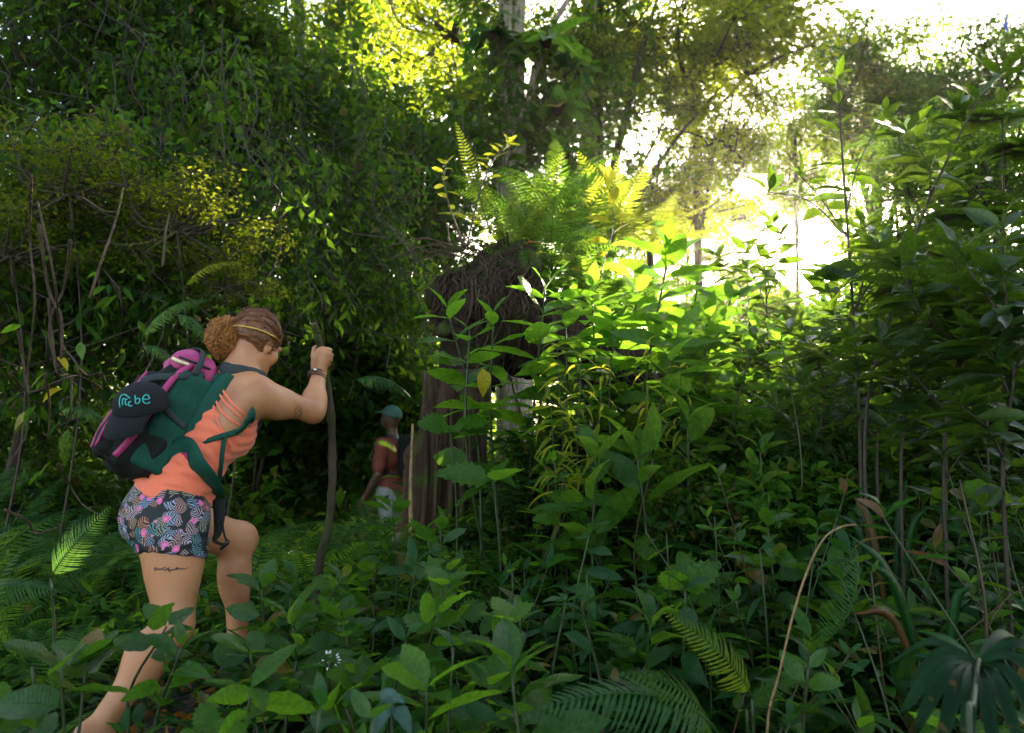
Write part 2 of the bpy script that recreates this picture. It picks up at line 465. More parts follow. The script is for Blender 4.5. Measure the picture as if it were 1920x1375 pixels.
def frond_t(npin=26, plen=.22, pw=.030, arch=.35, sweep=.5, teeth=8, droop=.25, start=.12, tipfall=0.0, side=0.0):
    """fern frond of length 1 along +x with leaflets to both sides"""
    g = Geo()
    s = np.linspace(0, 1, 26)
    ang = R(35) * 0 + arch * (1.2 * (1 - s) - 1.5 * s) - tipfall * s ** 2
    dx = np.cos(ang); dz = np.sin(ang)
    px = np.concatenate([[0], np.cumsum((dx[1:] + dx[:-1]) / 2)]) / 25
    pz = np.concatenate([[0], np.cumsum((dz[1:] + dz[:-1]) / 2)]) / 25
    py = side * s ** 2
    g.add(*tube(np.stack([px, py, pz], 1), np.linspace(.007, .0015, 26), 4))
    g.A[-1][:, 1] = 0
    for sd in (-1, 1):
        for k in range(npin):
            t = start + (1 - start) * (k + .3 + .25 * sd * .5) / npin
            tl = (t - start) / (1 - start)
            ln = plen * min(1, (tl * 5 + .35)) * (1 - tl ** 2.2) ** .9 + .006
            ln *= rng.uniform(.9, 1.08)
            a = np.interp(t, s, ang)
            o = np.array([np.interp(t, s, px), np.interp(t, s, py), np.interp(t, s, pz)])
            T = np.array([math.cos(a), 0, math.sin(a)]); Nn = np.array([-math.sin(a), 0, math.cos(a)])
            D = unit(np.array([0, sd, 0]) + T * (sweep * (.4 + tl) + rng.normal() * .05) - Nn * droop * rng.uniform(.5, 1.2))
            q = np.linspace(0, 1, teeth + 1)
            w = pw * (1 - q) ** .6 * np.minimum(1, q * 6 + .5) * (.6 + .4 * (1 - tl))
            w *= 1 + .22 * np.where(np.arange(teeth + 1) % 2 == 0, 1, -1) * (teeth > 5)
            Sd = unit(np.cross(D, Nn))
            c = o + D * (q * ln)[:, None] - Nn * (droop * ln * q ** 2)[:, None] * .6 + T * (ln * .18 * q ** 2)[:, None]
            V = np.concatenate([c + Sd * w[:, None] / 2, c - Sd * w[:, None] / 2])
            n1 = teeth + 1; i = np.arange(teeth)
            F = np.stack([i, i + 1, i + n1 + 1, i + n1], 1)
            A = np.zeros((2 * n1, 3)); A[:, 0] = np.tile(q, 2); A[:n1, 1] = 1; A[n1:, 1] = -1; A[:, 2] = rng.uniform(0, .12)
            g.add(V, F, A)
    V = np.concatenate(g.V); A = np.concatenate(g.A)
    tri = [f for f in g.F if f.shape[1] == 3]; qu = [f for f in g.F if f.shape[1] == 4]
    return V, [np.concatenate(tri), np.concatenate(qu)], A

def variants(name, mat, fn, n):
    out = []
    for k in range(n):
        V, F, A = fn(k)
        out.append(mesh(name, V, F, MAT[mat], A))
    return out

# leaf meshes that the leaf objects share
def _lv(mat, W, a, b, n=9, m=5, dr=(.1, .5), fold=(.1, .4), wave=.01, serr=0.0, pet=.1):
    return variants('leaf', mat, lambda k: leaf_t(W * rng.uniform(.88, 1.12), a, b, n, m, rng.uniform(*dr), rng.uniform(*fold), wave * rng.uniform(.4, 1.3), serr, pet, 0, rng.normal() * .4), 5)
LEAF = {
    'bright': _lv('bright', .34, .62, 1.05, 12, 5, (.05, .35), (.08, .3), .008, .05, .05),
    'young': _lv('young', .42, .6, .85, 9, 5, (.05, .4)),
    'broad': _lv('broad', .42, .5, .9, 12, 5, (.15, .6), (.1, .35), .015, .04, .14),
    'teal': _lv('teal', .33, .55, 1.0, 12, 5, (.15, .6), (.1, .35), .014, .04, .12),
    'lance': _lv('teal', .24, .6, 1.0, 9, 3, (.2, .7), (.1, .35), .01, 0, .08),
    'glossy': _lv('glossy', .34, .6, 1.0, 9, 5, (.1, .7), (.15, .5), .012, 0, .08),
    'bamboo': _lv('young', .15, .5, 1.1, 8, 3, (.4, 1.1), (.05, .2), .0, 0, .06),
    'pleat': _lv('pleat', .30, .5, .7, 10, 7, (.3, .9), (.05, .2), .01, 0, .1),
    'jag': variants('leaf', 'bright', lambda k: jag_leaf_t(.62 + .06 * k), 3),
    'yellowing': _lv('yellowing', .5, .5, .9, 8, 3, (.4, .9)),
    'dead': _lv('dead', .4, .6, .9, 8, 3, (.5, 1.2), (.3, .8), .03),
    'round': _lv('broad', .66, .40, .7, 12, 5, (.05, .3), (.05, .2), .02, .0, .12),
}
FROND = {
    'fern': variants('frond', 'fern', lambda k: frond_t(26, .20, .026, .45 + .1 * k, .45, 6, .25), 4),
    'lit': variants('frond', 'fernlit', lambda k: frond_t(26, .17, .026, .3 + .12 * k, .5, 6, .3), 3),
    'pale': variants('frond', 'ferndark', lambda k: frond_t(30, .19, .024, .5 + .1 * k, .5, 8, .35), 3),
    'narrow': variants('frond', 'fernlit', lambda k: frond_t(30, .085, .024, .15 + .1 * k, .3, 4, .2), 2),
}
TUFT = {k: v for k, v in LEAF.items()}

def stem_obj(name, pts, rad, mat, parent, base, sides=5, rough=0.0):
    V, F, A = tube(pts, rad, sides, rough=rough)
    return obj(name, mesh(name, at_base(V, base), F, mat, A), parent)

# ------------------------------------------------------------------ labels that single each plant out
MARKS = []      # (phrase, x, y)
USED = set()
def where(x, y, z=None):
    for n_, tiers in ((1, 3), (2, 6), (2, 12)):
        pass
    order = sorted(MARKS, key=lambda m: (m[1] - x) ** 2 + ((m[2] - y) * .8) ** 2)
    def rel(m):
        dx = x - m[1]; dy = y - m[2]
        if abs(dx) > abs(dy): return ('right of ' if dx > 0 else 'left of ') + m[0]
        return ('behind ' if dy > 0 else 'in front of ') + m[0]
    return [rel(m) for m in order]
def auto_label(phrases, x, y):
    ws = where(x, y)
    for a in range(0, 4):
        for ph in phrases:
            l = f'{ph} {ws[a]}'
            if l not in USED and len(l.split()) <= 16:
                USED.add(l); return l
    for a in range(0, 5):
        for b in range(a + 1, 8):
            for ph in phrases:
                l = f'{ph} {ws[a]}, {ws[b]}'
                if l not in USED and len(l.split()) <= 16:
                    USED.add(l); return l
    return f'{phrases[0]} {ws[0]}'

# ------------------------------------------------------------------ smooth solids (distance fields turned into one skin)
class Vol:
    def __init__(s, lo, hi, h):
        s.lo = np.asarray(lo, np.float32); s.h = h
        s.n = np.ceil((np.asarray(hi) - s.lo) / h).astype(int) + 1
        s.f = np.full(s.n, .5, np.float32)
    def win(s, lo, hi):
        a = np.clip(np.floor((np.asarray(lo) - s.lo) / s.h).astype(int), 0, s.n - 1)
        b = np.clip(np.ceil((np.asarray(hi) - s.lo) / s.h).astype(int) + 1, 1, s.n)
        ax = [s.lo[i] + s.h * np.arange(a[i], b[i], dtype=np.float32) for i in range(3)]
        g = np.meshgrid(*ax, indexing='ij')
        return tuple(slice(a[i], b[i]) for i in range(3)), np.stack(g, -1)
    def put(s, sl, d, k):
        f = s.f[sl]
        if k < 0:      # carve
            s.f[sl] = np.maximum(f, -d); return
        h = np.maximum(k - np.abs(f - d), 0) / k
        s.f[sl] = np.minimum(f, d) - h * h * k * .25
    def bone(s, a, b, ra, rb, k=.025, axis=None, sc=1.0, cut=None, grow=0.0):
        a = np.asarray(a, np.float32); b = np.asarray(b, np.float32)
        m = max(ra, rb) * max(1, sc) + .07
        sl, p = s.win(np.minimum(a, b) - m, np.maximum(a, b) + m)
        q = p - a; ab = b - a
        if axis is not None:
            u = np.asarray(unit(axis), np.float32)
            q = q + (1 / sc - 1) * (q @ u)[..., None] * u
            ab = ab + (1 / sc - 1) * (ab @ u) * u
        t = np.clip((q @ ab) / (ab @ ab), 0, 1)
        d = np.linalg.norm(q - t[..., None] * ab, axis=-1) - (ra + (rb - ra) * t) - grow
        for (o, n) in (cut or []):
            d = np.maximum(d, (p - np.asarray(o, np.float32)) @ np.asarray(unit(n), np.float32))
        s.put(sl, d, k)
    def ell(s, c, Rm, r, k=.03, cut=None, grow=0.0):
        c = np.asarray(c, np.float32); r = np.asarray(r, np.float32) + grow
        m = r.max() + .07
        sl, p = s.win(c - m, c + m)
        q = (p - c) @ np.asarray(Rm, np.float32)
        k0 = np.linalg.norm(q / r, axis=-1); k1 = np.linalg.norm(q / (r * r), axis=-1)
        d = k0 * (k0 - 1) / (k1 + 1e-6)
        for (o, n) in (cut or []):
            d = np.maximum(d, (p - np.asarray(o, np.float32)) @ np.asarray(unit(n), np.float32))
        s.put(sl, d, k)
    def rbox(s, c, Rm, hs, r, k=.02, taper=0.0):
        c = np.asarray(c, np.float32); m = float(np.linalg.norm(hs)) + .05
        sl, p = s.win(c - m, c + m)
        q = (p - c) @ np.asarray(Rm, np.float32)
        hs = np.asarray(hs, np.float32)
        if taper:
            q = q.copy(); f_ = 1 / (1 - taper * (q[..., 2] / hs[2]).clip(-1, 1)); q[..., 0] *= f_; q[..., 1] *= f_
        q = np.abs(q) - (hs - r)
        d = np.linalg.norm(np.maximum(q, 0), axis=-1) + np.minimum(q.max(-1), 0) - r
        s.put(sl, d, k)
    def all(s):
        return s.win(s.lo, s.lo + s.h * (s.n - 1))[1]
    def mesh(s, name, mat, base=(0, 0, 0), smooth=1):
        V, F = s.surface(smooth)
        return mesh(name, V - np.asarray(base), F, mat)
    def surface(s, smooth=1):
        f = s.f; f[0] = f[-1] = .5; f[:, 0] = f[:, -1] = .5; f[:, :, 0] = f[:, :, -1] = .5
        n = np.array(f.shape) - 1
        ins = f < 0
        cnt = np.zeros(n, np.int8)
        C = [(i, j, k) for i in (0, 1) for j in (0, 1) for k in (0, 1)]
        for (i, j, k) in C:
            cnt += ins[i:n[0] + i, j:n[1] + j, k:n[2] + k]
        act = np.argwhere((cnt > 0) & (cnt < 8))
        cv = np.stack([f[act[:, 0] + i, act[:, 1] + j, act[:, 2] + k] for (i, j, k) in C], 1)
        acc = np.zeros((len(act), 3)); num = np.zeros(len(act))
        for a in range(8):
            for ax in range(3):
                if C[a][ax]: continue
                b = a + (4, 2, 1)[ax]
                fa, fb = cv[:, a], cv[:, b]
                cr = (fa < 0) != (fb < 0)
                t = np.where(cr, fa / np.where(cr, fa - fb, 1), 0)
                pt = np.tile(np.array(C[a], float), (len(act), 1)); pt[:, ax] += t
                acc += pt * cr[:, None]; num += cr
        V = s.lo + s.h * (act + acc / num[:, None])
        idx = np.full(n, -1, np.int64); idx[act[:, 0], act[:, 1], act[:, 2]] = np.arange(len(act))
        quads = []
        for ax in range(3):
            u, w = [(1, 2), (2, 0), (0, 1)][ax]
            s0 = [slice(None)] * 3; s1 = [slice(None)] * 3
            s0[ax] = slice(0, -1); s1[ax] = slice(1, None)
            e = np.argwhere(ins[tuple(s0)] != ins[tuple(s1)])
            e = e[(e[:, u] > 0) & (e[:, w] > 0) & (e[:, u] < n[u]) & (e[:, w] < n[w])]
            if not len(e): continue
            first = ins[e[:, 0], e[:, 1], e[:, 2]]
            def ci(du, dw):
                c = e.copy(); c[:, u] -= du; c[:, w] -= dw
                return idx[c[:, 0], c[:, 1], c[:, 2]]
            q = np.stack([ci(1, 1), ci(0, 1), ci(0, 0), ci(1, 0)], 1)
            q[~first] = q[~first][:, ::-1]
            quads.append(q)
        F = np.concatenate(quads); F = F[(F >= 0).all(1)]
        for _ in range(smooth):
            E = np.concatenate([F[:, [0, 1]], F[:, [1, 2]], F[:, [2, 3]], F[:, [3, 0]]])
            sm = np.zeros_like(V); ct = np.zeros(len(V))
            for c in range(3):
                sm[:, c] = np.bincount(E[:, 0], V[E[:, 1], c], len(V)) + np.bincount(E[:, 1], V[E[:, 0], c], len(V))
            ct = np.bincount(E[:, 0], minlength=len(V)) + np.bincount(E[:, 1], minlength=len(V))
            V = .5 * V + .5 * sm / np.maximum(ct, 1)[:, None]
        return V, F

def bvh_of(V, F):
    return BVHTree.FromPolygons([tuple(v) for v in V], [tuple(int(c) for c in f) for f in F])

CAMP = np.array([0, 0, CAM_Z])
def shoot(bvh, px, py, lift=.004):
    """where the sight line through (px, py) meets a surface, lifted off it along its normal"""
    d = unit(P(px, py, 3.0) - CAMP)
    h = bvh.ray_cast(Vector(CAMP), Vector(d))
    if h[0] is None: return None
    n = np.array(h[1])
    if n @ d > 0: n = -n
    return np.array(h[0]) + n * lift

def ribbon(pts, width, thick, up, n=24, sides=8):
    c = catmull(pts, n)
    w = np.asarray(width, float) / 2
    if w.ndim: w = np.interp(np.linspace(0, 1, n), np.linspace(0, 1, len(w)), w)
    return tube(c, w, sides, flat=thick / np.mean(np.asarray(width)), up=up)

# materials for the hikers
def skin_mat(name, col):
    m, N, L = nodes_of(name)
    tcn = N('TexCoord'); co = tcn.outputs['Object']
    n1 = N('TexNoise', i_Scale=7.0, i_Detail=4.0); L(co, n1.inputs['Vector'])
    c1 = ramp(N, [(.32, (col[0] * .76, col[1] * .64, col[2] * .58)), (.5, col), (.68, (col[0] * 1.10, col[1] * 1.02, col[2] * .98))]); L(n1.outputs['Fac'], c1.inputs[0])
    n2 = N('TexNoise', i_Scale=170.0, i_Detail=3.0); L(co, n2.inputs['Vector'])
    fr = N('MapRange'); L(n2.outputs['Fac'], fr.inputs['Value']); fr.inputs['From Min'].default_value = .62; fr.inputs['From Max'].default_value = .74; fr.inputs['To Max'].default_value = .35
    m1 = N('MixRGB'); L(fr.outputs[0], m1.inputs[0]); L(c1.outputs[0], m1.inputs[1]); m1.inputs[2].default_value = (col[0] * .62, col[1] * .45, col[2] * .36, 1)
    n3 = N('TexNoise', i_Scale=420.0, i_Detail=2.0); L(co, n3.inputs['Vector'])
    bp = N('Bump', i_Strength=.22, i_Distance=.0012); L(n3.outputs['Fac'], bp.inputs['Height'])
    rg = N('MapRange'); L(n1.outputs['Fac'], rg.inputs['Value']); rg.inputs['To Min'].default_value = .36; rg.inputs['To Max'].default_value = .58
    pr = N('BsdfPrincipled'); L(m1.outputs[0], pr.inputs['Base Color']); L(bp.outputs[0], pr.inputs['Normal']); L(rg.outputs[0], pr.inputs['Roughness'])
    pr.inputs['Subsurface Weight'].default_value = .2; pr.inputs['Subsurface Radius'].default_value = (.012, .005, .003); pr.inputs['Subsurface Scale'].default_value = 1.0
    o = N('OutputMaterial'); L(pr.outputs[0], o.inputs['Surface'])
    return m
MAT['skin'] = skin_mat('tanned_skin', (.52, .24, .115))
MAT['skin_dark'] = simple_mat('brown_skin', (.11, .055, .032), .5, .08, 20)
MAT['coral'] = simple_mat('coral_cloth', (.95, .20, .10), .75, .06, 160, .15, sheen=.3)
MAT['pack_black'] = simple_mat('black_nylon', (.010, .013, .011), .75, .3, 220, .4, spec=.2)
MAT['pack_grey'] = simple_mat('grey_nylon', (.035, .05, .052), .7, .2, 200, .4, spec=.25)
MAT['pack_green'] = simple_mat('dark_teal_nylon', (.006, .070, .045), .7, .25, 240, .4, spec=.25)
MAT['pack_pink'] = simple_mat('magenta_nylon', (.42, .035, .16), .55, .15, 200, .25)
MAT['buckle'] = simple_mat('black_buckle', (.012, .012, .014), .3, .1)
MAT['yellow_white'] = simple_mat('pale_zip', (.75, .72, .40), .5, .2, 90)
MAT['teal_thread'] = simple_mat('teal_thread', (.03, .42, .38), .5, .1)
MAT['cap_black'] = simple_mat('black_cap_cloth', (.016, .018, .020), .85, .2, 260, .4, spec=.15)
MAT['hair'] = simple_mat('curly_hair', (.17, .060, .018), .45, .45, 60)
MAT['hair_gold'] = simple_mat('golden_hair', (.44, .19, .045), .42, .4, 60)
MAT['gold'] = simple_mat('gold_band', (.55, .36, .08), .35, .1, metal=.6)
MAT['ink'] = simple_mat('tattoo_ink', (.030, .026, .028), .6, .1)
MAT['leather'] = simple_mat('brown_leather', (.10, .045, .022), .55, .25, 80)
MAT['silver'] = simple_mat('silver_bead', (.75, .75, .75), .25, .05, metal=.8)
MAT['shoe'] = simple_mat('black_shoe', (.02, .02, .022), .7, .25, 150, .3)
MAT['sole'] = simple_mat('pale_sole', (.50, .50, .44), .6, .1)
MAT['tee'] = simple_mat('terracotta_cotton', (.21, .046, .025), .8, .1, 60, .2)
MAT['cap_green'] = simple_mat('sage_cap_cloth', (.06, .14, .10), .8, .12, 120)
MAT['pants'] = simple_mat('pale_trousers', (.30, .31, .29), .8, .12, 40)
MAT['eye'] = simple_mat('eye_white', (.7, .68, .64), .2, .05)

def floral_mat():
    m, N, L = nodes_of('floral_print')
    tcn = N('TexCoord')
    co = tcn.outputs['Object']
    nz = N('TexNoise', i_Scale=22.0, i_Detail=2.0); L(co, nz.inputs['Vector'])
    ds = N('MixRGB'); ds.inputs[0].default_value = .035; L(co, ds.inputs[1]); L(nz.outputs['Color'], ds.inputs[2])
    vo = N('TexVoronoi', i_Scale=27.0); L(ds.outputs[0], vo.inputs['Vector'])            # each cell is one leaf
    sx = N('SeparateXYZ'); L(vo.outputs['Color'], sx.inputs[0])
    loc = N('VectorMath', operation='SUBTRACT'); L(ds.outputs[0], loc.inputs[0]); L(vo.outputs['Position'], loc.inputs[1])
    rot = N('VectorRotate', rotation_type='AXIS_ANGLE'); rot.inputs['Axis'].default_value = (.3, -.9, .2)
    L(loc.outputs[0], rot.inputs['Vector']); L(math_(N, L, 'MULTIPLY', sx.outputs[0], 6.28), rot.inputs['Angle'])
    s2 = N('SeparateXYZ'); L(rot.outputs[0], s2.inputs[0])
    ax = math_(N, L, 'ABSOLUTE', s2.outputs[0])
    st = math_(N, L, 'SINE', math_(N, L, 'MULTIPLY', math_(N, L, 'ADD', s2.outputs[2], math_(N, L, 'MULTIPLY', ax, .9)), 780.0))
    stripe = N('MapRange'); L(st, stripe.inputs['Value']); stripe.inputs['From Min'].default_value = -.05; stripe.inputs['From Max'].default_value = .4
    inside = N('MapRange'); L(vo.outputs['Distance'], inside.inputs['Value'])
    inside.inputs['From Min'].default_value = .62; inside.inputs['From Max'].default_value = .68
    inside.inputs['To Min'].default_value = 1; inside.inputs['To Max'].default_value = 0
    fac = math_(N, L, 'MULTIPLY', stripe.outputs[0], inside.outputs[0])
    lc = ramp(N, [(0, (.42, .46, .58)), (.3, (.20, .28, .44)), (.5, (.48, .38, .46)), (.68, (.44, .18, .10)), (.8, (.40, .34, .22)), (.92, (.10, .26, .28))])
    L(sx.outputs[1], lc.inputs[0])
    m1 = N('MixRGB'); L(fac, m1.inputs[0]); m1.inputs[1].default_value = (.008, .011, .016, 1); L(lc.outputs[0], m1.inputs[2])
    v2 = N('TexVoronoi', i_Scale=30.0); 
    off = N('VectorMath', operation='ADD'); off.inputs[1].default_value = (3.7, 1.1, 2.9); L(ds.outputs[0], off.inputs[0]); L(off.outputs[0], v2.inputs['Vector'])
    s3 = N('SeparateXYZ'); L(v2.outputs['Color'], s3.inputs[0])
    pet = N('MapRange'); L(v2.outputs['Distance'], pet.inputs['Value'])
    pet.inputs['From Min'].default_value = .34; pet.inputs['From Max'].default_value = .40
    pet.inputs['To Min'].default_value = 1; pet.inputs['To Max'].default_value = 0
    sel = math_(N, L, 'MULTIPLY', math_(N, L, 'GREATER_THAN', s3.outputs[0], .70), pet.outputs[0])
    pc = ramp(N, [(.0, (.85, .55, .30)), (.12, (.80, .20, .42)), (.3, (.70, .08, .33)), (.42, (.85, .45, .60))]); L(v2.outputs['Distance'], pc.inputs[0])
    m2 = N('MixRGB'); L(sel, m2.inputs[0]); L(m1.outputs[0], m2.inputs[1]); L(pc.outputs[0], m2.inputs[2])
    pr = N('BsdfPrincipled', i_Roughness=.7); L(m2.outputs[0], pr.inputs['Base Color'])
    o = N('OutputMaterial'); L(pr.outputs[0], o.inputs['Surface'])
    return m
MAT['floral'] = floral_mat()

# ------------------------------------------------------------------ the hiker in the coral top
def hiker():
    yaw = R(32)
    Fh = np.array([math.cos(yaw), math.sin(yaw), 0])
    pel = P(312, 955, 2.75); wst = P(347, 880, 2.79); rib = P(392, 800, 2.84); gir = P(428, 745, 2.87); nkb = P(452, 706, 2.90)
    U = unit(nkb - pel); Ft = unit(Fh - (Fh @ U) * U); Rt = np.cross(Ft, U)
    T3 = np.stack([Rt, Ft, U], 1)
    Rp = np.cross(Fh, [0, 0, 1.0]); P3 = np.stack([Rp, Fh, [0, 0, 1.0]], 1)
    hipR = P(333, 968, 2.69); kneR = P(324, 1178, 2.61); ankR = P(172, 1382, 2.44)
    hipL = P(296, 968, 2.83); kneL = P(443, 1012, 3.02); ankL = P(446, 1226, 2.99)
    shR = P(481, 742, 2.80); elR = P(586, 772, 2.98); wrR = P(598, 700, 3.10)
    shL = nkb - .17 * Rt - .05 * U + .05 * Ft
    elL = P(415, 838, 3.10); wrL = P(418, 808, 3.06)
    base = np.array([pel[0], pel[1], float(H(pel[0], pel[1]))])
    lo = (-1.62, 2.15, -.05); hi = (-.62, 3.32, 1.52)
    B = Vol(lo, hi, .005)
    def torso(v, g=0.0, cut=None, arms=True):
        v.ell(pel, P3, (.141, .122, .13), .05, cut, g)
        v.ell(wst, T3, (.119, .099, .15), .06, cut, g)
        v.ell(rib, T3, (.142, .118, .17), .05, cut, g)
        for s in (-1, 1):
            v.ell(rib + s * .070 * Rt + .085 * Ft + .0 * U, T3, (.062, .062, .066), .04, cut, g)
        v.ell(gir, T3, (.140, .090, .095), .05, cut, g)
    torso(B)
    def seat(v, g=0.0, cut=None):
        for s in (-1, 1):
            v.ell(pel + s * .066 * Rp - .050 * Fh + np.array([0, 0, -.035]), P3, (.077, .082, .092), .04, cut, g)
    seat(B)
    # shoulder blade, lat and trapezius
    B.ell(P(444, 757, 2.775), T3, (.055, .030, .080), .05)
    B.bone(shR, wst + .09 * Rt, .050, .060, .06)
    B.bone(shL, wst - .09 * Rt, .050, .060, .06)
    B.bone(nkb, shR, .046, .050, .05); B.bone(nkb, shL, .046, .050, .05)
    B.bone(gir, nkb, .07, .055, .05)
    # right arm, held up on the stick
    B.bone(shR, elR, .055, .041, .045)
    B.ell(shR + .35 * (elR - shR) + np.array([0, 0, -.012]), np.eye(3), (.052, .052, .048), .05)
    B.bone(elR, wrR, .043, .0275, .025)
    B.ell(elR + .28 * (wrR - elR), np.eye(3), (.042, .040, .052), .035)
    # right hand: palm, four fingers curled round the stick, thumb
    B.bone(wrR, P(601, 681, 3.100), .026, .033, .02, axis=(.3, 1, 0), sc=.72)
    B.bone(P(597, 684, 3.10), P(604, 664, 3.098), .030, .030, .015, axis=(.3, 1, 0), sc=.70)
    fy = [(656, .0095, 0), (665.5, .0098, 2), (674.5, .0095, 1), (683, .0085, -3)]
    for y, r, o in fy:
        a = P(604, y + 1, 3.098); k1 = P(614 + o, y, 3.100); k2 = P(619 + o, y + 1, 3.136); k3 = P(609 + o, y + 2, 3.166); k4 = P(599 + o, y + 2, 3.160)
        B.bone(a, k1, r, r * 1.12, .006); B.bone(k1, k2, r * 1.08, r, .004); B.bone(k2, k3, r, r * .92, .004); B.bone(k3, k4, r * .92, r * .8, .004)
    B.bone(P(596, 688, 3.10), P(588, 668, 3.118), .016, .0125, .012)
    B.bone(P(588, 668, 3.118), P(590, 654, 3.138), .012, .0105, .006)
    B.bone(P(590, 654, 3.138), P(598, 648, 3.156), .0105, .0085, .005)
    # left arm, in front of the chest
    B.bone(shL, elL, .055, .042, .04); B.bone(elL, wrL, .040, .027, .025)
    hd = unit(Ft + .6 * U)
    B.bone(wrL, wrL + .07 * hd, .026, .03, .02, axis=Rt, sc=.7)
    for i in range(4):
        a = wrL + .075 * hd + (i - 1.5) * .019 * U
        B.bone(wrL + .05 * hd, a, .012, .0095, .008); B.bone(a, a + .035 * Ft - .01 * U, .0095, .009, .004); B.bone(a + .035 * Ft - .01 * U, a + .03 * Ft + .03 * Rt, .009, .008, .004)
    B.bone(wrL + .03 * hd, wrL + .055 * hd + .04 * Rt, .013, .010, .008)
    # legs
    B.bone(hipR, kneR, .094, .061, .045)
    B.ell(hipR + .3 * (kneR - hipR) - .012 * Fh, np.eye(3), (.088, .091, .17), .05)
    calf = kneR + .33 * (ankR - kneR) - .012 * Fh + np.array([0, 0, .008])
    B.bone(kneR, ankR, .056, .036, .035); B.ell(calf, np.eye(3), (.058, .057, .085), .045)
    B.bone(hipL, kneL, .093, .064, .045)
    B.ell(hipL + .35 * (kneL - hipL) + np.array([0, 0, -.02]), np.eye(3), (.10, .085, .085), .05)
    B.bone(kneL, ankL, .053, .034, .03); B.ell(kneL + .3 * (ankL - kneL) - .016 * Fh, np.eye(3), (.052, .054, .10), .04)
    B.ell(kneL + .02 * Fh, np.eye(3), (.058, .058, .06), .03)
    ffL = unit(np.array([.30, .95, -.02])); ffR = unit(np.array([.62, .48, -.50]))
    B.bone(ankL - .03 * ffL + np.array([0, 0, -.06]), ankL + .13 * ffL + np.array([0, 0, -.075]), .034, .028, .03)
    B.bone(ankR - .02 * ffR, ankR + .16 * ffR, .034, .028, .03)
    # neck and head
    hc = P(480, 643, 2.95)
    hf = unit(np.array([math.cos(R(63)) * math.cos(R(28)), math.sin(R(63)) * math.cos(R(28)), -math.sin(R(28))]))
    hr = unit(np.cross(hf, [0, 0, 1.0])); hu = np.cross(hr, hf)
    H3 = np.stack([hr, hf, hu], 1)
    def hp(r, f, u): return hc + r * hr + f * hf + u * hu
    B.bone(nkb, hp(0, -.025, -.06), .056, .052, .04)
    B.ell(hp(0, -.012, .022), H3, (.073, .090, .090), .03)
    B.ell(hp(0, .030, -.040), H3, (.056, .060, .075), .03)
    B.bone(hp(-.045, .0, -.065), hp(0, .072, -.095), .022, .020, .025); B.bone(hp(.045, .0, -.065), hp(0, .072, -.095), .022, .020, .025)
    for s in (-1, 1):
        B.ell(hp(s * .040, .058, -.030), H3, (.026, .024, .026), .02)
        B.ell(hp(s * .028, .076, .018), H3, (.026, .016, .012), .02)
        B.ell(hp(s * .074, -.004, -.022), H3, (.010, .019, .031), .008)
        B.ell(hp(s * .086, -.002, -.018), H3, (.006, .011, .020), -1)
        B.ell(hp(s * .032, .088, -.002), H3, (.016, .012, .010), -1)
    B.bone(hp(0, .086, .0), hp(0, .102, -.030), .007, .0095, .012)
    B.ell(hp(0, .088, -.062), H3, (.022, .012, .006), .006); B.ell(hp(0, .086, -.071), H3, (.019, .012, .006), .006)
    V, F = B.surface(2)
    skin = bvh_of(V, F)
    root = empty('person', base, 'woman seen from behind in coral tank top climbing with a stick and backpack', 'person')
    obj('body', mesh('body', V - base, F, MAT['skin']), root)
    for s in (-1, 1):
        Vv, Ff, _ = tube(np.array([hp(s * .032, .077, -.002), hp(s * .032, .0775, -.002), hp(s * .032, .083, -.002), hp(s * .032, .0865, -.002)]), [.004, .009, .0095, .004], 10)
        obj('eye', mesh('eye', Vv - base, Ff, MAT['eye']), root)

    # tank top
    v = Vol((-1.45, 2.45, .60), (-.72, 3.2, 1.35), .0055)
    torso(v, .006)
    v.bone(shR + .1 * (wst - shR), wst + .09 * Rt, .048, .062, .06, grow=.006)
    v.bone(pel + .03 * U, wst, .133, .119, .05, axis=Ft, sc=.86, grow=.012)
    seat(v, .014)
    p = v.all()
    drape = .0035 * np.sin((p @ Rt) * 95 + 6 * np.sin((p @ U) * 16)) * np.exp(-(((p - wst) @ U) / .14) ** 2)
    drape += .0022 * np.sin((p @ (U + .7 * Rt)) * 150 + 4 * np.sin((p @ Ft) * 30))
    v.f += drape.astype(np.float32)
    hem0 = P(310, 929, 2.7); nh = np.array([-.40, .10, -.90])
    top0 = P(432, 772, 2.75); ntp = unit(np.array([.50, -.35, .80]))
    v.f = np.maximum(v.f, ((p - hem0) @ unit(nh) - .006 * np.sin((p @ Rp) * 14)).astype(np.float32))
    front = ((p - rib) @ Ft)
    v.f = np.maximum(v.f, ((p - top0) @ ntp - .35 * np.maximum(front, 0)).astype(np.float32))
    v.f = np.maximum(v.f, ((p - gir) @ U - .02).astype(np.float32))
    tank = obj('tank_top', v.mesh('tank_top', MAT['coral'], base, 1), root)
    tV, tF = v.surface(1); cloth = bvh_of(np.vstack([V, tV]), np.vstack([F, tF + len(V)]))
    for pts in ([(402, 716), (410, 735), (424, 757), (445, 778), (470, 798)], [(398, 724), (404, 748), (416, 772), (436, 790), (458, 802)], [(397, 730), (400, 757), (408, 790), (420, 815), (432, 838)], [(412, 710), (416, 728), (432, 752), (452, 772), (474, 792)]):
        c = [shoot(cloth, x, y, .003) for x, y in pts]
        c = [q for q in c if q is not None]
        Vv, Ff, _ = ribbon(c, .009, .005, (0, -1, 0), 18, 6)
        obj('shoulder_string', mesh('shoulder_string', Vv - base, Ff, MAT['coral']), root)

    # shorts
    v = Vol((-1.5, 2.35, .42), (-.72, 3.2, .98), .0055)
    nr = unit(kneR - hipR) + np.array([-.16, .0, -.0]); hm = P(333, 1036, 2.66)
    nl = unit(kneL - hipL); hl = hipL + .36 * (kneL - hipL)
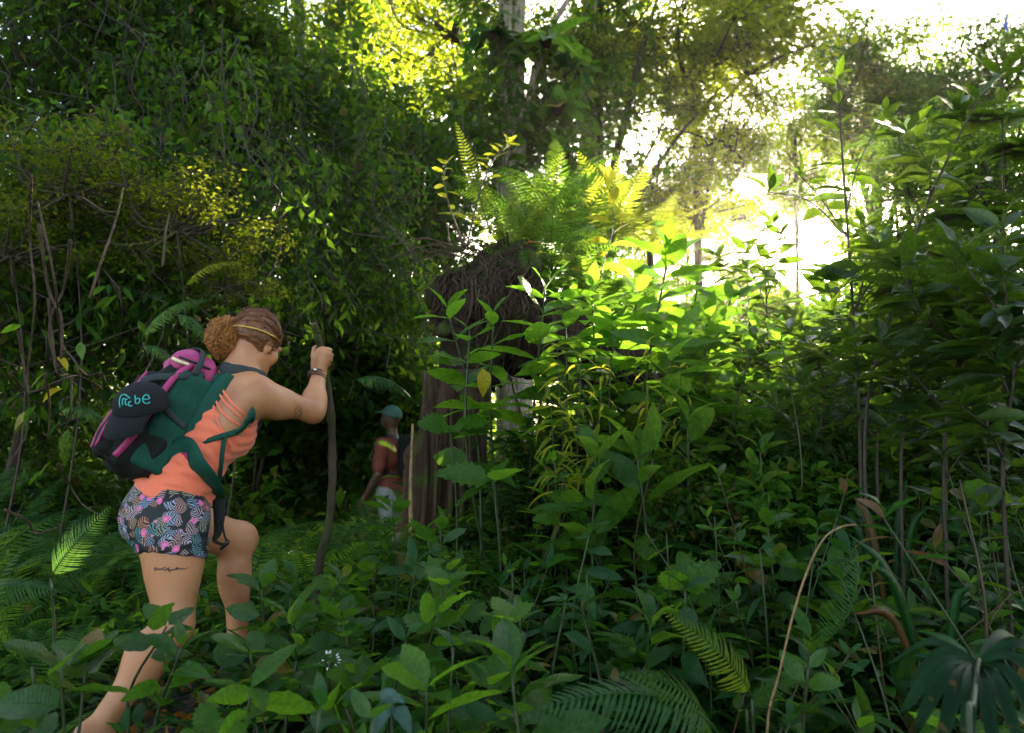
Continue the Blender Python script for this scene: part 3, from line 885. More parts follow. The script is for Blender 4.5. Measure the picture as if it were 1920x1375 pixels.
    v.ell(pel, P3, (.141, .122, .135), .05, None, .007); seat(v, .008)
    v.bone(hipR, kneR, .096, .063, .04, cut=[(hm, nr)], grow=.006)
    v.ell(hipR + .3 * (kneR - hipR) - .012 * Fh, np.eye(3), (.088, .091, .17), .05, [(hm, nr)], .006)
    v.bone(hipL, kneL, .095, .066, .04, cut=[(hl, nl)], grow=.009)
    v.ell(hipL + .35 * (kneL - hipL) + np.array([0, 0, -.02]), np.eye(3), (.10, .085, .085), .05, [(hl, nl)], .009)
    p = v.all()
    v.f += (.0022 * np.sin(p[..., 2] * 190 + 5 * np.sin(p[..., 0] * 38)) * np.exp(-((p[..., 2] - hm[2] - .05) / .05) ** 2)).astype(np.float32)
    v.f = np.maximum(v.f, ((p - (pel + .11 * U)) @ U).astype(np.float32))
    sV, sF = v.surface(1)
    obj('shorts', mesh('shorts', sV - base, sF, MAT['floral']), root)

    # hair: skull cap, swept strands, curly puff
    v = Vol(hc - .19, hc + .19, .005)
    v.ell(hp(0, -.014, .024), H3, (.079, .096, .097), .02, [(hp(0, .058, .02), unit(hf * .8 - hu * .45)), (hp(0, -.03, -.045), -hu - .35 * hf + .0 * hr)])
    v.ell(hp(0, -.03, .0), H3, (.078, .080, .085), .02, [(hp(0, .012, 0), hf), (hp(0, 0, -.055), -hu - .3 * hf)])
    p = v.all()
    v.f += (.0022 * np.sin((p @ hu) * 260 + 3 * np.sin((p @ hf) * 60))).astype(np.float32)
    hV, hF = v.surface(1); obj('hair', mesh('hair', hV - base, hF, MAT['hair']), root)
    hb = bvh_of(hV, hF)
    bun = P(424, 634, 2.90)
    g = Geo()
    for k in range(420):            # strands combed back to the puff
        a = rng.uniform(-1.5, 1.5); el = rng.uniform(-.45, 1.25)
        st = unit(hf * math.cos(a * .9) * math.cos(el) + hr * math.sin(a * .9) * math.cos(el) + hu * math.sin(el))
        en = unit(bun + rng.normal(size=3) * .02 - hc)
        pts = []
        for t in np.linspace(0, rng.uniform(.6, 1), 8):
            d = unit(st * (1 - t) + en * t)
            h = hb.ray_cast(Vector(hc + d * .3), Vector(-d))
            if h[0] is None: break
            pts.append(np.array(h[0]) + d * (.002 + .004 * rng.random()) + rng.normal(size=3) * .0012)
        if len(pts) > 3:
            V1, F1, A1 = tube(catmull(pts, 10), np.linspace(.0022, .0010, 10), 3, cap=False); g.add(V1, F1)
    for k in range(420):            # stray frizz round the hairline
        d = rdir(1)[0]; d = unit(d + .3 * hu)
        h = hb.ray_cast(Vector(hc + d * .3), Vector(-d))
        if h[0] is None: continue
        o = np.array(h[0]); q = unit(d * .8 + rng.normal(size=3) * .7)
        tt = np.linspace(0, 1, 7)[:, None]
        c = o + q * tt * rng.uniform(.012, .03) + .004 * np.hstack([np.sin(tt * 9 + k), np.cos(tt * 8), np.sin(tt * 7 + 2 * k)])
        V1, F1, A1 = tube(c, np.linspace(.0008, .0004, 7), 3, cap=False); g.add(V1, F1)
    obj('hair_strands', g.mesh('hair_strands', MAT['hair'], base), root)
    g = Geo()
    for k in range(1900):
        d = unit(rng.normal(size=3)); r0 = .066 * (rng.uniform(.35, 1.0) ** .4 + .10 * max(0, rng.normal()))
        o = bun + d * r0 * np.array([.98, .95, 1.08]) * (1 + .10 * math.sin(7 * d[0] + 3) * math.sin(6 * d[2]))
        ax = unit(np.cross(d, rng.normal(size=3)) + .35 * d); e1 = unit(np.cross(ax, d)); e2 = np.cross(ax, e1)
        tt = np.linspace(0, 1, 12); cr_ = rng.uniform(.004, .009); ln = rng.uniform(.02, .045); w = rng.uniform(6, 13); ph = rng.uniform(0, 6)
        c = o + ax * ((tt - .5) * ln)[:, None] + e1 * (cr_ * np.cos(w * tt + ph))[:, None] + e2 * (cr_ * np.sin(w * tt + ph))[:, None] - d * (18 * (tt - .5) ** 2 * .0006)[:, None]
        V1, F1, A1 = tube(c, .0013, 3, cap=False); g.add(V1, F1)
    v = Vol(bun - .10, bun + .10, .005); v.ell(bun, np.eye(3), (.054, .052, .058), .02)
    bV, bF = v.surface(1); g.add(bV, bF)
    obj('hair_puff', g.mesh('hair_puff', MAT['hair_gold'], base), root)
    # hair band round the head
    ang = np.linspace(0, 2 * math.pi, 48, endpoint=True); pts = []
    for a in ang:
        d = unit(hf * math.cos(a) + hr * math.sin(a)); o = hp(0, -.01, .018) + hu * .020 * math.cos(a)
        h = hb.ray_cast(Vector(o + d * .2), Vector(-d)); s_ = skin.ray_cast(Vector(o + d * .2), Vector(-d))
        c = [np.linalg.norm(np.array(q[0]) - o) for q in (h, s_) if q[0] is not None]
        pts.append(o + d * ((max(c) if c else .09) + .0035))
    Vv, Ff, _ = tube(np.array(pts), .0045, 6, flat=.5, up=hr); obj('hair_band', mesh('hair_band', Vv - base, Ff, MAT['gold']), root)
    # bracelets
    ax = unit(wrR - elR)
    e1 = unit(np.cross(ax, [0, 1, 0])); e2 = np.cross(ax, e1)
    for i, (o, r, th, mt) in enumerate([(-.012, .034, .0035, 'leather'), (-.021, .0345, .003, 'leather'), (-.030, .035, .0028, 'darkstem')]):
        c = wrR + ax * o + .006 * e1
        ring = np.array([c + r * (math.cos(a) * e1 + math.sin(a) * e2) + ax * .004 * math.sin(a + i) for a in np.linspace(0, 2 * math.pi, 25)])
        Vv, Ff, _ = tube(ring, th, 6, cap=False); br = obj('bracelet', mesh('bracelet', Vv - base, Ff, MAT[mt]), root)
        if i == 0:
            Vb = Vol(c - .06, c + .06, .002); q = shoot(skin, 592, 695, .006); Vb.ell(q, np.eye(3), (.0085, .006, .006), .01)
            obj('bead', Vb.mesh('bead', MAT['silver'], base), br)
    # tattoos follow the skin
    def ink(name, strokes, r):
        g = Geo()
        for st in strokes:
            c = [shoot(skin, x, y, .0006) for x, y in catmull(st, max(8, 4 * len(st)))]
            c = [q for q in c if q is not None]
            if len(c) > 3:
                V1, F1, A1 = tube(np.array(c), r, 4, flat=.5, up=(0, -1, 0)); g.add(V1, F1)
        if g.n: obj(name, g.mesh(name, MAT['ink'], base), root)
    scr = [[(289, 1067), (292, 1064), (294, 1068), (290, 1070), (289, 1066), (295, 1068), (297, 1066), (299, 1069), (301, 1066), (303, 1069), (305, 1066), (308, 1070)],
           [(304, 1066), (309, 1064), (312, 1067), (308, 1071), (314, 1067), (317, 1064), (315, 1071), (319, 1068), (318, 1074), (321, 1068), (323, 1070), (325, 1067), (327, 1070)],
           [(326, 1070), (331, 1064), (330, 1069), (334, 1064), (334, 1068), (337, 1066), (339, 1068), (341, 1065), (342, 1068), (345, 1066), (348, 1067), (352, 1064)]]
    ink('thigh_tattoo', scr, .0011)
    el = [[(555, 764), (553, 772), (554, 783), (558, 786), (564, 783), (566, 774), (564, 765), (559, 762), (555, 764)], [(557, 767), (560, 771), (557, 776), (561, 780), (558, 784)], [(562, 766), (563, 774), (561, 781)]]
    ink('elbow_tattoo', el, .0009)
    # shoes
    for an, ff in ((ankL, ffL), (ankR, ffR)):
        fu = unit(np.array([0, 0, 1.0]) - ff[2] * ff); fr = np.cross(ff, fu); Q = np.stack([fr, ff, fu], 1)
        def q(r, f, u): return an + r * fr + f * ff + u * fu
        v = Vol(an - .24, an + .24, .005)
        v.bone(q(0, -.035, -.055), q(0, .06, -.060), .041, .043, .03); v.bone(q(0, .06, -.062), q(.005, .150, -.074), .042, .032, .03, axis=fu, sc=.8)
        v.bone(q(0, -.01, -.02), q(0, -.015, -.06), .046, .042, .02)
        p = v.all(); v.f = np.maximum(v.f, ((p - q(0, 0, .012)) @ fu).astype(np.float32)); v.f = np.maximum(v.f, (-(p - q(0, 0, -.088)) @ fu).astype(np.float32))
        sh = obj('shoe', v.mesh('shoe', MAT['shoe'], base), root)
        v = Vol(an - .24, an + .24, .005)
        v.bone(q(0, -.035, -.088), q(0, .06, -.088), .042, .044, .03); v.bone(q(0, .06, -.088), q(.005, .150, -.088), .043, .034, .03)
        v.f = np.maximum(v.f, np.abs((p - q(0, 0, -.090)) @ fu).astype(np.float32) - .009)
        obj('sole', v.mesh('sole', MAT['sole'], base), sh)
        for k in range(5):
            c = [q(s * .030, .015 + .022 * k, -.02 - .008 * k + .014 * (1 - abs(s))) for s in (-1, -.5, 0, .5, 1)]
            Vv, Ff, _ = tube(catmull(c, 10), .003, 4); obj('lace', mesh('lace', Vv - base, Ff, MAT['pack_grey']), sh)
    return dict(skin=skin, cloth=cloth, T3=T3, U=U, Ft=Ft, Rt=Rt, pel=pel, wst=wst, rib=rib, gir=gir, nkb=nkb, shR=shR, shL=shL, V=V, F=F, wrR=wrR)

HK = hiker()

# ------------------------------------------------------------------ backpack
def backpack():
    U, Ft, Rt = HK['U'], HK['Ft'], HK['Rt']; Bk = -Ft
    T3 = np.stack([Rt, Bk, U], 1)
    c0 = P(372, 805, 2.83) + Bk * .150 - .012 * U + .0 * Rt
    def q(l, b, u): return c0 + l * Rt + b * Bk + u * U
    base = q(0, -.1, -.25)
    root = empty('backpack', base, 'black and magenta hiking backpack worn by the woman in coral top', 'backpack')
    def put(name, v, mat, par=root, sm=1): return obj(name, v.mesh(name, MAT[mat], base, sm), par)
    def wr(v, amp, f=60):
        p = v.all(); v.f += (amp * np.sin((p @ U) * f + 3 * np.sin((p @ Rt) * f * .6)) + amp * .6 * np.sin((p @ (Bk + .5 * Rt)) * f * 1.5)).astype(np.float32)
    lo, hi = c0 - .45, c0 + .45
    v = Vol(lo, hi, .007); v.rbox(q(0, -.02, -.02), T3, (.128, .080, .205), .06, taper=.12); v.rbox(q(0, -.005, -.13), T3, (.130, .082, .095), .055); wr(v, .006, 42)
    main = put('main_pocket', v, 'pack_black')
    bv = bvh_of(*v.surface(1))
    v = Vol(lo, hi, .006); v.rbox(q(0, .065, -.045), T3, (.100, .045, .155), .040, taper=.1); v.rbox(q(0, .075, -.12), T3, (.096, .040, .085), .03); wr(v, .006, 48)
    put('front_pocket', v, 'pack_black')
    v = Vol(lo, hi, .006); v.rbox(q(.0, -.03, .195), T3, (.110, .078, .050), .045, taper=.18); wr(v, .004, 70)
    lid = put('lid', v, 'pack_pink')
    v = Vol(lo, hi, .006); v.rbox(q(.118, -.045, -.02), T3, (.022, .058, .18), .02); wr(v, .0025, 70)
    put('side_panel', v, 'pack_green')
    v = Vol(lo, hi, .006); v.rbox(q(-.118, -.045, -.02), T3, (.022, .058, .18), .02); wr(v, .0025, 70)
    put('side_panel', v, 'pack_green')
    v = Vol(lo, hi, .006); v.rbox(q(0, -.105, .0), T3, (.108, .022, .200), .018); put('back_padding', v, 'pack_green')
    for s in (1, -1):
        Vv, Ff, _ = tube(catmull([q(s * .112, -.01, .18), q(s * .134, .020, .11), q(s * .141, .032, 0), q(s * .143, .037, -.11), q(s * .122, .052, -.195)], 30), .0115, 8)
        obj('piping', mesh('piping', Vv - base, Ff, MAT['pack_pink']), root)
        Vv, Ff, _ = tube(catmull([q(s * .085, .100, .095), q(s * .10, .112, 0), q(s * .108, .122, -.11), q(s * .085, .115, -.19)], 24), .005, 6)
        obj('piping', mesh('piping', Vv - base, Ff, MAT['pack_pink']), root)
        Vv, Ff, _ = ribbon([q(s * .115, -.06, .17), q(s * .138, -.02, .14), q(s * .136, .030, .11), q(s * .106, .085, .075), q(s * .08, .112, .03)], .024, .006, Rt * s, 24)
        obj('compression_strap', mesh('compression_strap', Vv - base, Ff, MAT['pack_grey']), root)
        Vv, Ff, _ = ribbon([q(s * .140, -.09, -.02), q(s * .146, -.02, .0), q(s * .140, .04, .03)], .020, .006, Rt * s, 18)
        obj('compression_strap', mesh('compression_strap', Vv - base, Ff, MAT['pack_grey']), root)
    # lid zip with a pale pull
    Vv, Ff, _ = tube(catmull([q(.106, .04, .187), q(.116, -.02, .193), q(.108, -.07, .198)], 14), .004, 6); obj('zip', mesh('zip', Vv - base, Ff, MAT['buckle']), lid)
    Vv, Ff, _ = tube(catmull([q(.100, .054, .172), q(.118, .03, .170), q(.119, .0, .175)], 12), .006, 6); obj('zip_pull', mesh('zip_pull', Vv - base, Ff, MAT['yellow_white']), lid)
    Vv, Ff, _ = ribbon([q(-.10, .0, .248), q(0, .0, .253), q(.09, -.02, .245), q(.13, -.03, .20), q(.142, -.03, .15)], .022, .006, U, 20); obj('lid_strap', mesh('lid_strap', Vv - base, Ff, MAT['pack_grey']), lid)
    Vv, Ff, _ = tube(catmull([q(-.03, -.10, .22), q(-.03, -.12, .265), q(.03, -.12, .265), q(.03, -.10, .22)], 16), .007, 6); obj('haul_loop', mesh('haul_loop', Vv - base, Ff, MAT['pack_grey']), root)
    # shoulder straps: over the shoulder, under the arm, back to the pack
    cl = HK['cloth']
    def on(lst, lift): 
        return [c for c in (shoot(cl, x, y, lift) for x, y in lst) if c is not None]
    nkb, shR, shL, Rv = HK['nkb'], HK['shR'], HK['shL'], HK['Rt']
    over = [q(.07, -.115, .13), q(.075, -.125, .22)] + [P(418, 698, 2.80), P(440, 695, 2.80), P(462, 696, 2.82)] + [P(486, 701, 2.87), P(497, 712, 2.93), P(500, 740, 2.99)]
    Vv, Ff, _ = ribbon(over, [.06, .07, .065, .045, .035, .03, .04, .05], .016, U, 40)
    st = obj('shoulder_strap', mesh('shoulder_strap', Vv - base, Ff, MAT['pack_grey']), root)
    low = on([(471, 776), (461, 789), (452, 801), (440, 812)], .010)
    Vv, Ff, _ = ribbon([P(492, 760, 3.0), P(482, 768, 2.93)] + low, [.05, .055, .06, .062, .058, .04], .016, (0, -1, 0), 24); obj('strap_pad', mesh('strap_pad', Vv - base, Ff, MAT['pack_green']), st)
    Vv, Ff, _ = ribbon(on([(443, 808), (425, 815), (405, 821)], .010) + [q(.12, -.11, -.10)], [.022, .020, .018, .016], .006, (0, -1, 0), 18); obj('strap_webbing', mesh('strap_webbing', Vv - base, Ff, MAT['pack_green']), st)
    Vv, Ff, _ = ribbon(on([(420, 813), (414, 840), (410, 868), (405, 905)], .012), .016, .005, (0, -1, 0), 18); obj('strap_webbing', mesh('strap_webbing', Vv - base, Ff, MAT['pack_green']), st)
    ol = [q(-.07, -.115, .13), q(-.075, -.125, .22), nkb - .09 * Rv + .045 * U - .02 * Ft, nkb - .10 * Rv + .05 * U + .06 * Ft, shL + .10 * Ft + .05 * Rv - .05 * U, HK['rib'] - .10 * Rv + .13 * Ft]
    Vv, Ff, _ = ribbon(ol, .05, .014, U, 30); obj('shoulder_strap', mesh('shoulder_strap', Vv - base, Ff, MAT['pack_grey']), root)
    # wide wing of the harness down the side of the pack
    Vv, Ff, _ = ribbon([P(432, 702, 2.77), P(415, 722, 2.74), P(392, 760, 2.72), P(366, 800, 2.70), P(345, 840, 2.69)], [.03, .055, .075, .085, .07], .016, (.3, -1, .2), 30); obj('harness_wing', mesh('harness_wing', Vv - base, Ff, MAT['pack_green']), root)
    # hip belt
    hb = [q(.10, -.10, -.22)] + [P(345, 846, 2.665)] + on([(368, 872), (388, 902), (402, 930), (412, 950)], .016)
    Vv, Ff, _ = ribbon(hb, [.07, .095, .105, .095, .07, .04], .020, (.3, -1, 0), 32); belt = obj('hip_belt', mesh('hip_belt', Vv - base, Ff, MAT['pack_green']), root)
    bb = bvh_of(Vv, [f for fs in Ff for f in fs])
    for (x, y, w, h_) in ((362, 838, 26, 15), (347, 854, 12, 10)):
        cs = [shoot(bb, x + dx * w / 2, y + dy * h_ / 2, .004) for dx in (-1, 0, 1) for dy in (-1, 0, 1)]
        if all(c is not None for c in cs):
            V1 = np.array(cs); i = np.array([[0, 1, 4, 3], [1, 2, 5, 4], [3, 4, 7, 6], [4, 5, 8, 7]])
            V2 = np.vstack([V1, V1 + np.array([0, .004, 0])])
            obj('belt_patch', mesh('belt_patch', V2 - base, [i, i[:, ::-1] + 9], MAT['pack_pink']), belt)
    Vv, Ff, _ = ribbon([P(412, 935, 2.76), P(411, 975, 2.74), P(408, 1000, 2.73), P(402, 1012, 2.72), P(408, 1018, 2.72), P(418, 1021, 2.72)], [.05, .038, .028, .016, .01, .008], .006, (0, -1, 0), 26); obj('hanging_strap', mesh('hanging_strap', Vv - base, Ff, MAT['pack_black']), belt)
    Vv, Ff, _ = ribbon([P(416, 975, 2.735), P(420, 1000, 2.725), P(425, 1016, 2.72)], .007, .004, (0, -1, 0), 12); obj('hanging_strap', mesh('hanging_strap', Vv - base, Ff, MAT['pack_black']), belt)
    Vv, Ff, _ = tube(np.array([P(429, 1013, 2.715), P(426, 1018, 2.715), P(420, 1024, 2.715), P(413, 1031, 2.715)]), [.006, .008, .007, .004], 6); obj('buckle', mesh('buckle', Vv - base, Ff, MAT['buckle']), belt)
    Vv, Ff, _ = ribbon([q(-.03, -.09, -.24), q(-.05, -.11, -.30), q(-.06, -.10, -.36)], .018, .005, (0, -1, 0), 12); obj('hanging_strap', mesh('hanging_strap', Vv - base, Ff, MAT['pack_black']), belt)

    # cap hooked on the back of the pack
    cc = P(264, 748, 2.575)
    cf = unit(np.array([-.42, -.86, -.30])); cu = unit(np.array([.06, -.25, .97])); cu = unit(cu - (cu @ cf) * cf); cr = np.cross(cf, cu)
    C3 = np.stack([cr, cf, cu], 1)
    cb = cc - .05 * cu
    capo = empty('cap', cb, 'black baseball cap with teal lettering hooked onto the backpack', 'cap')
    v = Vol(cc - .16, cc + .16, .004)
    v.ell(cc - .03 * cu, C3, (.080, .092, .085), .01, [(cc - .035 * cu, -cu)])
    p = v.all(); a = np.arctan2((p - cc) @ cr, (p - cc) @ cf)
    v.f += (.0016 * (np.abs(np.sin(3 * a)) < .10)).astype(np.float32)
    cV, cF = v.surface(1)
    obj('cap_crown', mesh('cap_crown', cV - cb, cF, MAT['cap_black']), capo)
    n1, n2 = 9, 15
    bd = unit(cf * .55 - cu * .85)
    g = []
    for k in range(2):
        for i in range(n1):
            for j in range(n2):
                a = (j / (n2 - 1) - .5) * 2.3; t = i / (n1 - 1)
                o = cc - .033 * cu + cr * .079 * math.sin(a) + cf * .090 * math.cos(a)
                ln = .072 * math.cos(a * .62)
                g.append(o + bd * ln * t - .022 * bd * 0 + cf * .012 * math.sin(t * 2.5) * math.cos(a) - (cu * .5 + cf) * .004 * k)
    g = np.array(g); i, j = np.meshgrid(np.arange(n1 - 1), np.arange(n2 - 1), indexing='ij'); f = (i * n2 + j).ravel()
    Fq = np.stack([f, f + 1, f + n2 + 1, f + n2], 1)
    obj('brim', mesh('brim', g - cb, [Fq, Fq[:, ::-1] + n1 * n2], MAT['cap_black']), capo)
    cbv = bvh_of(cV, cF)
    z = lambda X, Y: (190 + X / 7.24 + 1, 660 + Y / 7.24 - 2)
    strokes = [[(250, 770), (243, 690), (262, 615), (318, 598), (385, 650)], [(285, 740), (284, 672), (298, 652), (332, 662)], [(352, 660), (328, 668), (320, 708), (334, 736), (348, 735)],
               [(398, 690), (372, 700), (365, 738), (388, 752), (415, 742)], [(450, 605), (453, 660), (457, 716)], [(457, 662), (500, 646), (516, 680), (496, 714), (457, 716)],
               [(560, 665), (640, 652), (622, 606), (578, 608), (553, 660), (574, 710), (620, 717), (652, 696)]]
    g = Geo()
    for st in strokes:
        c = [shoot(cbv, *z(X, Y), .0012) for X, Y in catmull(st, 4 * len(st))]
        c = [k for k in c if k is not None]
        if len(c) > 3: g.add(*tube(np.array(c), .0022, 5, flat=.5, up=(0, -1, 0))[:2])
    if g.n: obj('lettering', g.mesh('lettering', MAT['teal_thread'], cb), capo)
    Vv, Ff, _ = tube(catmull([cc + .02 * cr - .085 * cf, cc + .06 * cr - .06 * cf + .03 * cu, cc + .085 * cr - .05 * cf - .01 * cu], 10), .005, 6); obj('adjuster', mesh('adjuster', Vv - cb, Ff, MAT['cap_black']), capo)
backpack()

# ------------------------------------------------------------------ walking stick
def stick():
    pts = [P(589, 607, 3.085), P(595, 630, 3.11), P(601, 655, 3.133), P(606, 690, 3.136), P(614, 730, 3.165), P(621, 780, 3.19), P(623, 850, 3.21), P(622, 930, 3.22), P(614, 1000, 3.23), P(598, 1060, 3.25)]
    e = P(585, 1125, 3.27); e[2] = float(H(e[0], e[1])) - .02; pts.append(e)
    base = np.array([e[0], e[1], e[2] + .02])
    root = empty('walking_stick', base, 'crooked dark wooden walking stick gripped by the woman', 'walking stick')
    c = catmull(pts, 60); r = np.linspace(.0135, .018, 60) * (1 + .10 * np.sin(np.arange(60) * 1.1) + .06 * rng.normal(size=60))
    stem_obj('shaft', c, r, MAT['root'] if False else MAT['bark'], root, base, 10, .05)
    V, F, A = tube(np.array([P(594, 624, 3.10), P(598, 621, 3.095), P(601, 622, 3.09)]), [.009, .008, .005], 6, rough=.1)
    obj('twig_stub', mesh('twig_stub', V - base, F, MAT['bark']), root)
stick()

# ------------------------------------------------------------------ the far guide
def guide():
    d = 8.2
    hd = P(733, 783, d)
    gz = float(H(hd[0], hd[1])) 
    base = np.array([hd[0], hd[1], gz])
    root = empty('person', base, 'man in terracotta shirt and sage cap waiting on the path behind the stump', 'person')
    fw = unit(np.array([-.93, .35, 0])); rt = np.cross(fw, [0, 0, 1.0]); up = np.array([0, 0, 1.0]); Q = np.stack([rt, fw, up], 1)
    ht = hd[2] - gz
    def q(r, f, u): return np.array([hd[0], hd[1], 0]) + r * rt + f * fw + np.array([0, 0, u])
    zs = hd[2] - .27; zp = gz + .88
    lo = hd - np.array([.6, .6, ht + .02]); hi = hd + np.array([.6, .6, .25])
    v = Vol(lo, hi, .011)
    sp = [q(0, -.02, zs), q(0, -.02, zp)]
    v.ell(hd, Q, (.076, .098, .115), .02); v.bone(q(0, -.03, zs + .04), hd, .055, .05, .03); v.ell(hd + .07 * fw - .05 * up, Q, (.05, .04, .06), .03)
    v.bone(hd + .095 * fw, hd + .115 * fw - .02 * up, .01, .014, .01)
    v.ell(q(0, -.02, zs - .10), Q, (.17, .11, .18), .05); v.ell(q(0, -.01, zp + .02), Q, (.15, .11, .16), .05)
    arms = {}
    for s in (-1, 1):
        sh = q(s * .19, -.01, zs); el = q(s * .25, .03 if s > 0 else .0, zs - .30); wr = q(s * .24, .16, zs - .54)
        v.bone(sh, el, .055, .042, .04); v.bone(el, wr, .042, .028, .02); v.bone(wr, wr + .08 * fw * .5 - .07 * up, .03, .032, .02)
        for i in range(4):
            k = wr + .035 * fw - .075 * up + (i - 1.5) * .018 * fw
            v.bone(k, k - .05 * up - .012 * s * rt, .010, .009, .006)
        v.bone(wr - .02 * up, wr - .06 * up + .045 * fw, .011, .010, .008)
        arms[s] = (sh, el)
        hp_ = q(s * .09, 0, zp); kn = q(s * .10, .06 * s, gz + .48); an = q(s * .10, -.04 + .08 * s, gz + .10)
        v.bone(hp_, kn, .085, .06, .04); v.bone(kn, an, .058, .04, .03); v.bone(an - .05 * up, an + .15 * fw - .06 * up, .04, .035, .03)
        arms[s] += (hp_, kn, an)
    obj('body', v.mesh('body', MAT['skin_dark'], base), root)
    v = Vol(lo, hi, .011)
    v.ell(q(0, -.02, zs - .10), Q, (.17, .11, .18), .05, None, .015); v.ell(q(0, -.01, zp + .04), Q, (.15, .11, .18), .05, None, .02)
    for s in (-1, 1): v.bone(arms[s][0], arms[s][0] + .75 * (arms[s][1] - arms[s][0]), .058, .052, .04, grow=.014)
    p = v.all(); v.f = np.maximum(v.f, (zp - .05 - p[..., 2]).astype(np.float32)); v.f = np.maximum(v.f, (p[..., 2] - zs - .07).astype(np.float32))
    v.f += (.004 * np.sin(p[..., 2] * 45 + 5 * np.sin(p[..., 0] * 20))).astype(np.float32)
    obj('shirt', v.mesh('shirt', MAT['tee'], base), root)
    v = Vol(lo, hi, .011); v.ell(q(0, -.01, zp + .0), Q, (.15, .11, .13), .05, None, .012)
    for s in (-1, 1): v.bone(arms[s][2], arms[s][3], .085, .06, .04, grow=.018); v.bone(arms[s][3], arms[s][4], .058, .045, .03, grow=.016)
    obj('trousers', v.mesh('trousers', MAT['pants'], base), root)
    for s in (-1, 1):
        v = Vol(arms[s][4] - .26, arms[s][4] + .26, .011); v.bone(arms[s][4] - .05 * up - .03 * fw, arms[s][4] + .15 * fw - .06 * up, .05, .045, .03); obj('shoe', v.mesh('shoe', MAT['shoe'], base), root)
    v = Vol(hd - .3, hd + .3, .008); v.ell(hd + .02 * up - .012 * fw, Q, (.088, .112, .108), .02, [(hd + .012 * up, -up + .25 * fw)]); v.ell(hd + .075 * fw + .055 * up, Q, (.07, .115, .012), .02, [(hd + .05 * fw, -fw)])
    obj('cap', v.mesh('cap', MAT['cap_green'], base), root)
    pb = q(0, -.20, zs - .30)
    pk = empty('backpack', pb, 'small dark daypack on the back of the man in terracotta shirt', 'backpack')
    v = Vol(pb - .35, pb + .45, .011); v.rbox(q(0, -.22, zs - .12), Q, (.14, .085, .21), .06); obj('pack_body', v.mesh('pack_body', MAT['pack_black'], pb), pk)
    for s in (-1, 1):
        Vv, Ff, _ = ribbon([q(s * .10, -.16, zs + .02), q(s * .11, -.06, zs + .095), q(s * .12, .05, zs + .05), q(s * .13, .12, zs - .08), q(s * .15, .08, zs - .24), q(s * .14, -.14, zs - .30)], .05, .014, fw, 24)
        obj('shoulder_strap', mesh('shoulder_strap', Vv - pb, Ff, MAT['pack_grey']), pk)
guide()
# ------------------------------------------------------------------ landmarks used in labels
def mark(ph, px, py, d):
    w = P(px, py, d); MARKS.append((ph, float(w[0]), float(w[1])))
mark("the woman's front shoe", 450, 1260, 2.98)
mark("the woman's rear leg", 240, 1270, 2.55)
mark("the walking stick", 600, 1050, 3.27)
mark("the splintered stump", 850, 880, 4.9)
mark("the man in terracotta", 725, 850, 8.2)
mark("the bent dry stalk", 1430, 1300, 1.9)
mark("the big palm leaf", 1800, 1300, 1.5)
mark("the arching fern", 1180, 1300, 1.65)
mark("the white blossom", 617, 1240, 2.2)
mark("the sun-side sapling", 1590, 900, 3.1)
mark("the pleated leaves", 1200, 850, 3.4)
mark("the left corner fern", 60, 1080, 2.1)
mark("the pale left fern", 150, 1030, 3.0)
mark("the woody vine tangle", 110, 700, 3.9)
mark("the blue-grey wilted leaf", 735, 1335, 1.9)
mark("the feathery flower spike", 1240, 1030, 2.6)
mark("the yellow-green fern", 1320, 1230, 1.95)

def gz(x, y): return float(H(x, y))
def ground_at(px, d):
    """ground point below the sight column px at distance d"""
    w = P(px, 700, d); return np.array([w[0], w[1], gz(w[0], w[1])])

# ------------------------------------------------------------------ plant builders
def leaf_obj(parent, base, key, pos, d, L, up=(0, 0, 1), roll=0.0, name='leaf'):
    me = LEAF[key][int(rng.integers(len(LEAF[key])))]
    u = np.asarray(up, float) + rng.normal(size=3) * .38
    return obj(name, me, parent, M=mat4(frame(d, u, roll), np.asarray(pos) - base, L))

def add_leaves(root, base, c, key, L, n, arr='alt', t0=.25, el=(-.2, .5), az0=None, taper=.4, face=None, jit=.25):
    """leaves along the stem curve c"""
    az = rng.uniform(0, 6.28) if az0 is None else az0
    m = n // 2 if arr == 'opp' else n
    for i in range(m):
        t = t0 + (1 - t0) * (i + .5) / m
        k = t * (len(c) - 1); k0 = int(min(k, len(c) - 2)); pos = c[k0] + (c[k0 + 1] - c[k0]) * (k - k0)
        for s in range(2 if arr == 'opp' else 1):
            a = az + s * math.pi + (i * 1.57 if arr == 'opp' else i * 2.4) + rng.normal() * jit
            e = el[0] + (el[1] - el[0]) * t + rng.normal() * .18
            d = np.array([math.cos(a) * math.cos(e), math.sin(a) * math.cos(e), math.sin(e)])
            if face is not None: d = unit(d + np.asarray(face))
            sz = L * (1 - taper * abs(t - .45) * 1.6) * rng.uniform(.8, 1.12)
            leaf_obj(root, base, key, pos, d, sz)
    # tip leaves
    if arr != 'opp':
        for s in range(3):
            a = az + s * 2.1; e = min(1.0, max(-.1, el[1] + .35)) + rng.normal() * .15
            leaf_obj(root, base, key, c[-1], (math.cos(a) * math.cos(e), math.sin(a) * math.cos(e), math.sin(e)), L * rng.uniform(.5, .8))
    if arr == 'opp':
        for s in range(2):
            d = unit(np.array([math.cos(az + s * 3.14), math.sin(az + s * 3.14), 1.1]) + rng.normal(size=3) * .2)
            leaf_obj(root, base, key, c[-1], d, L * .45)

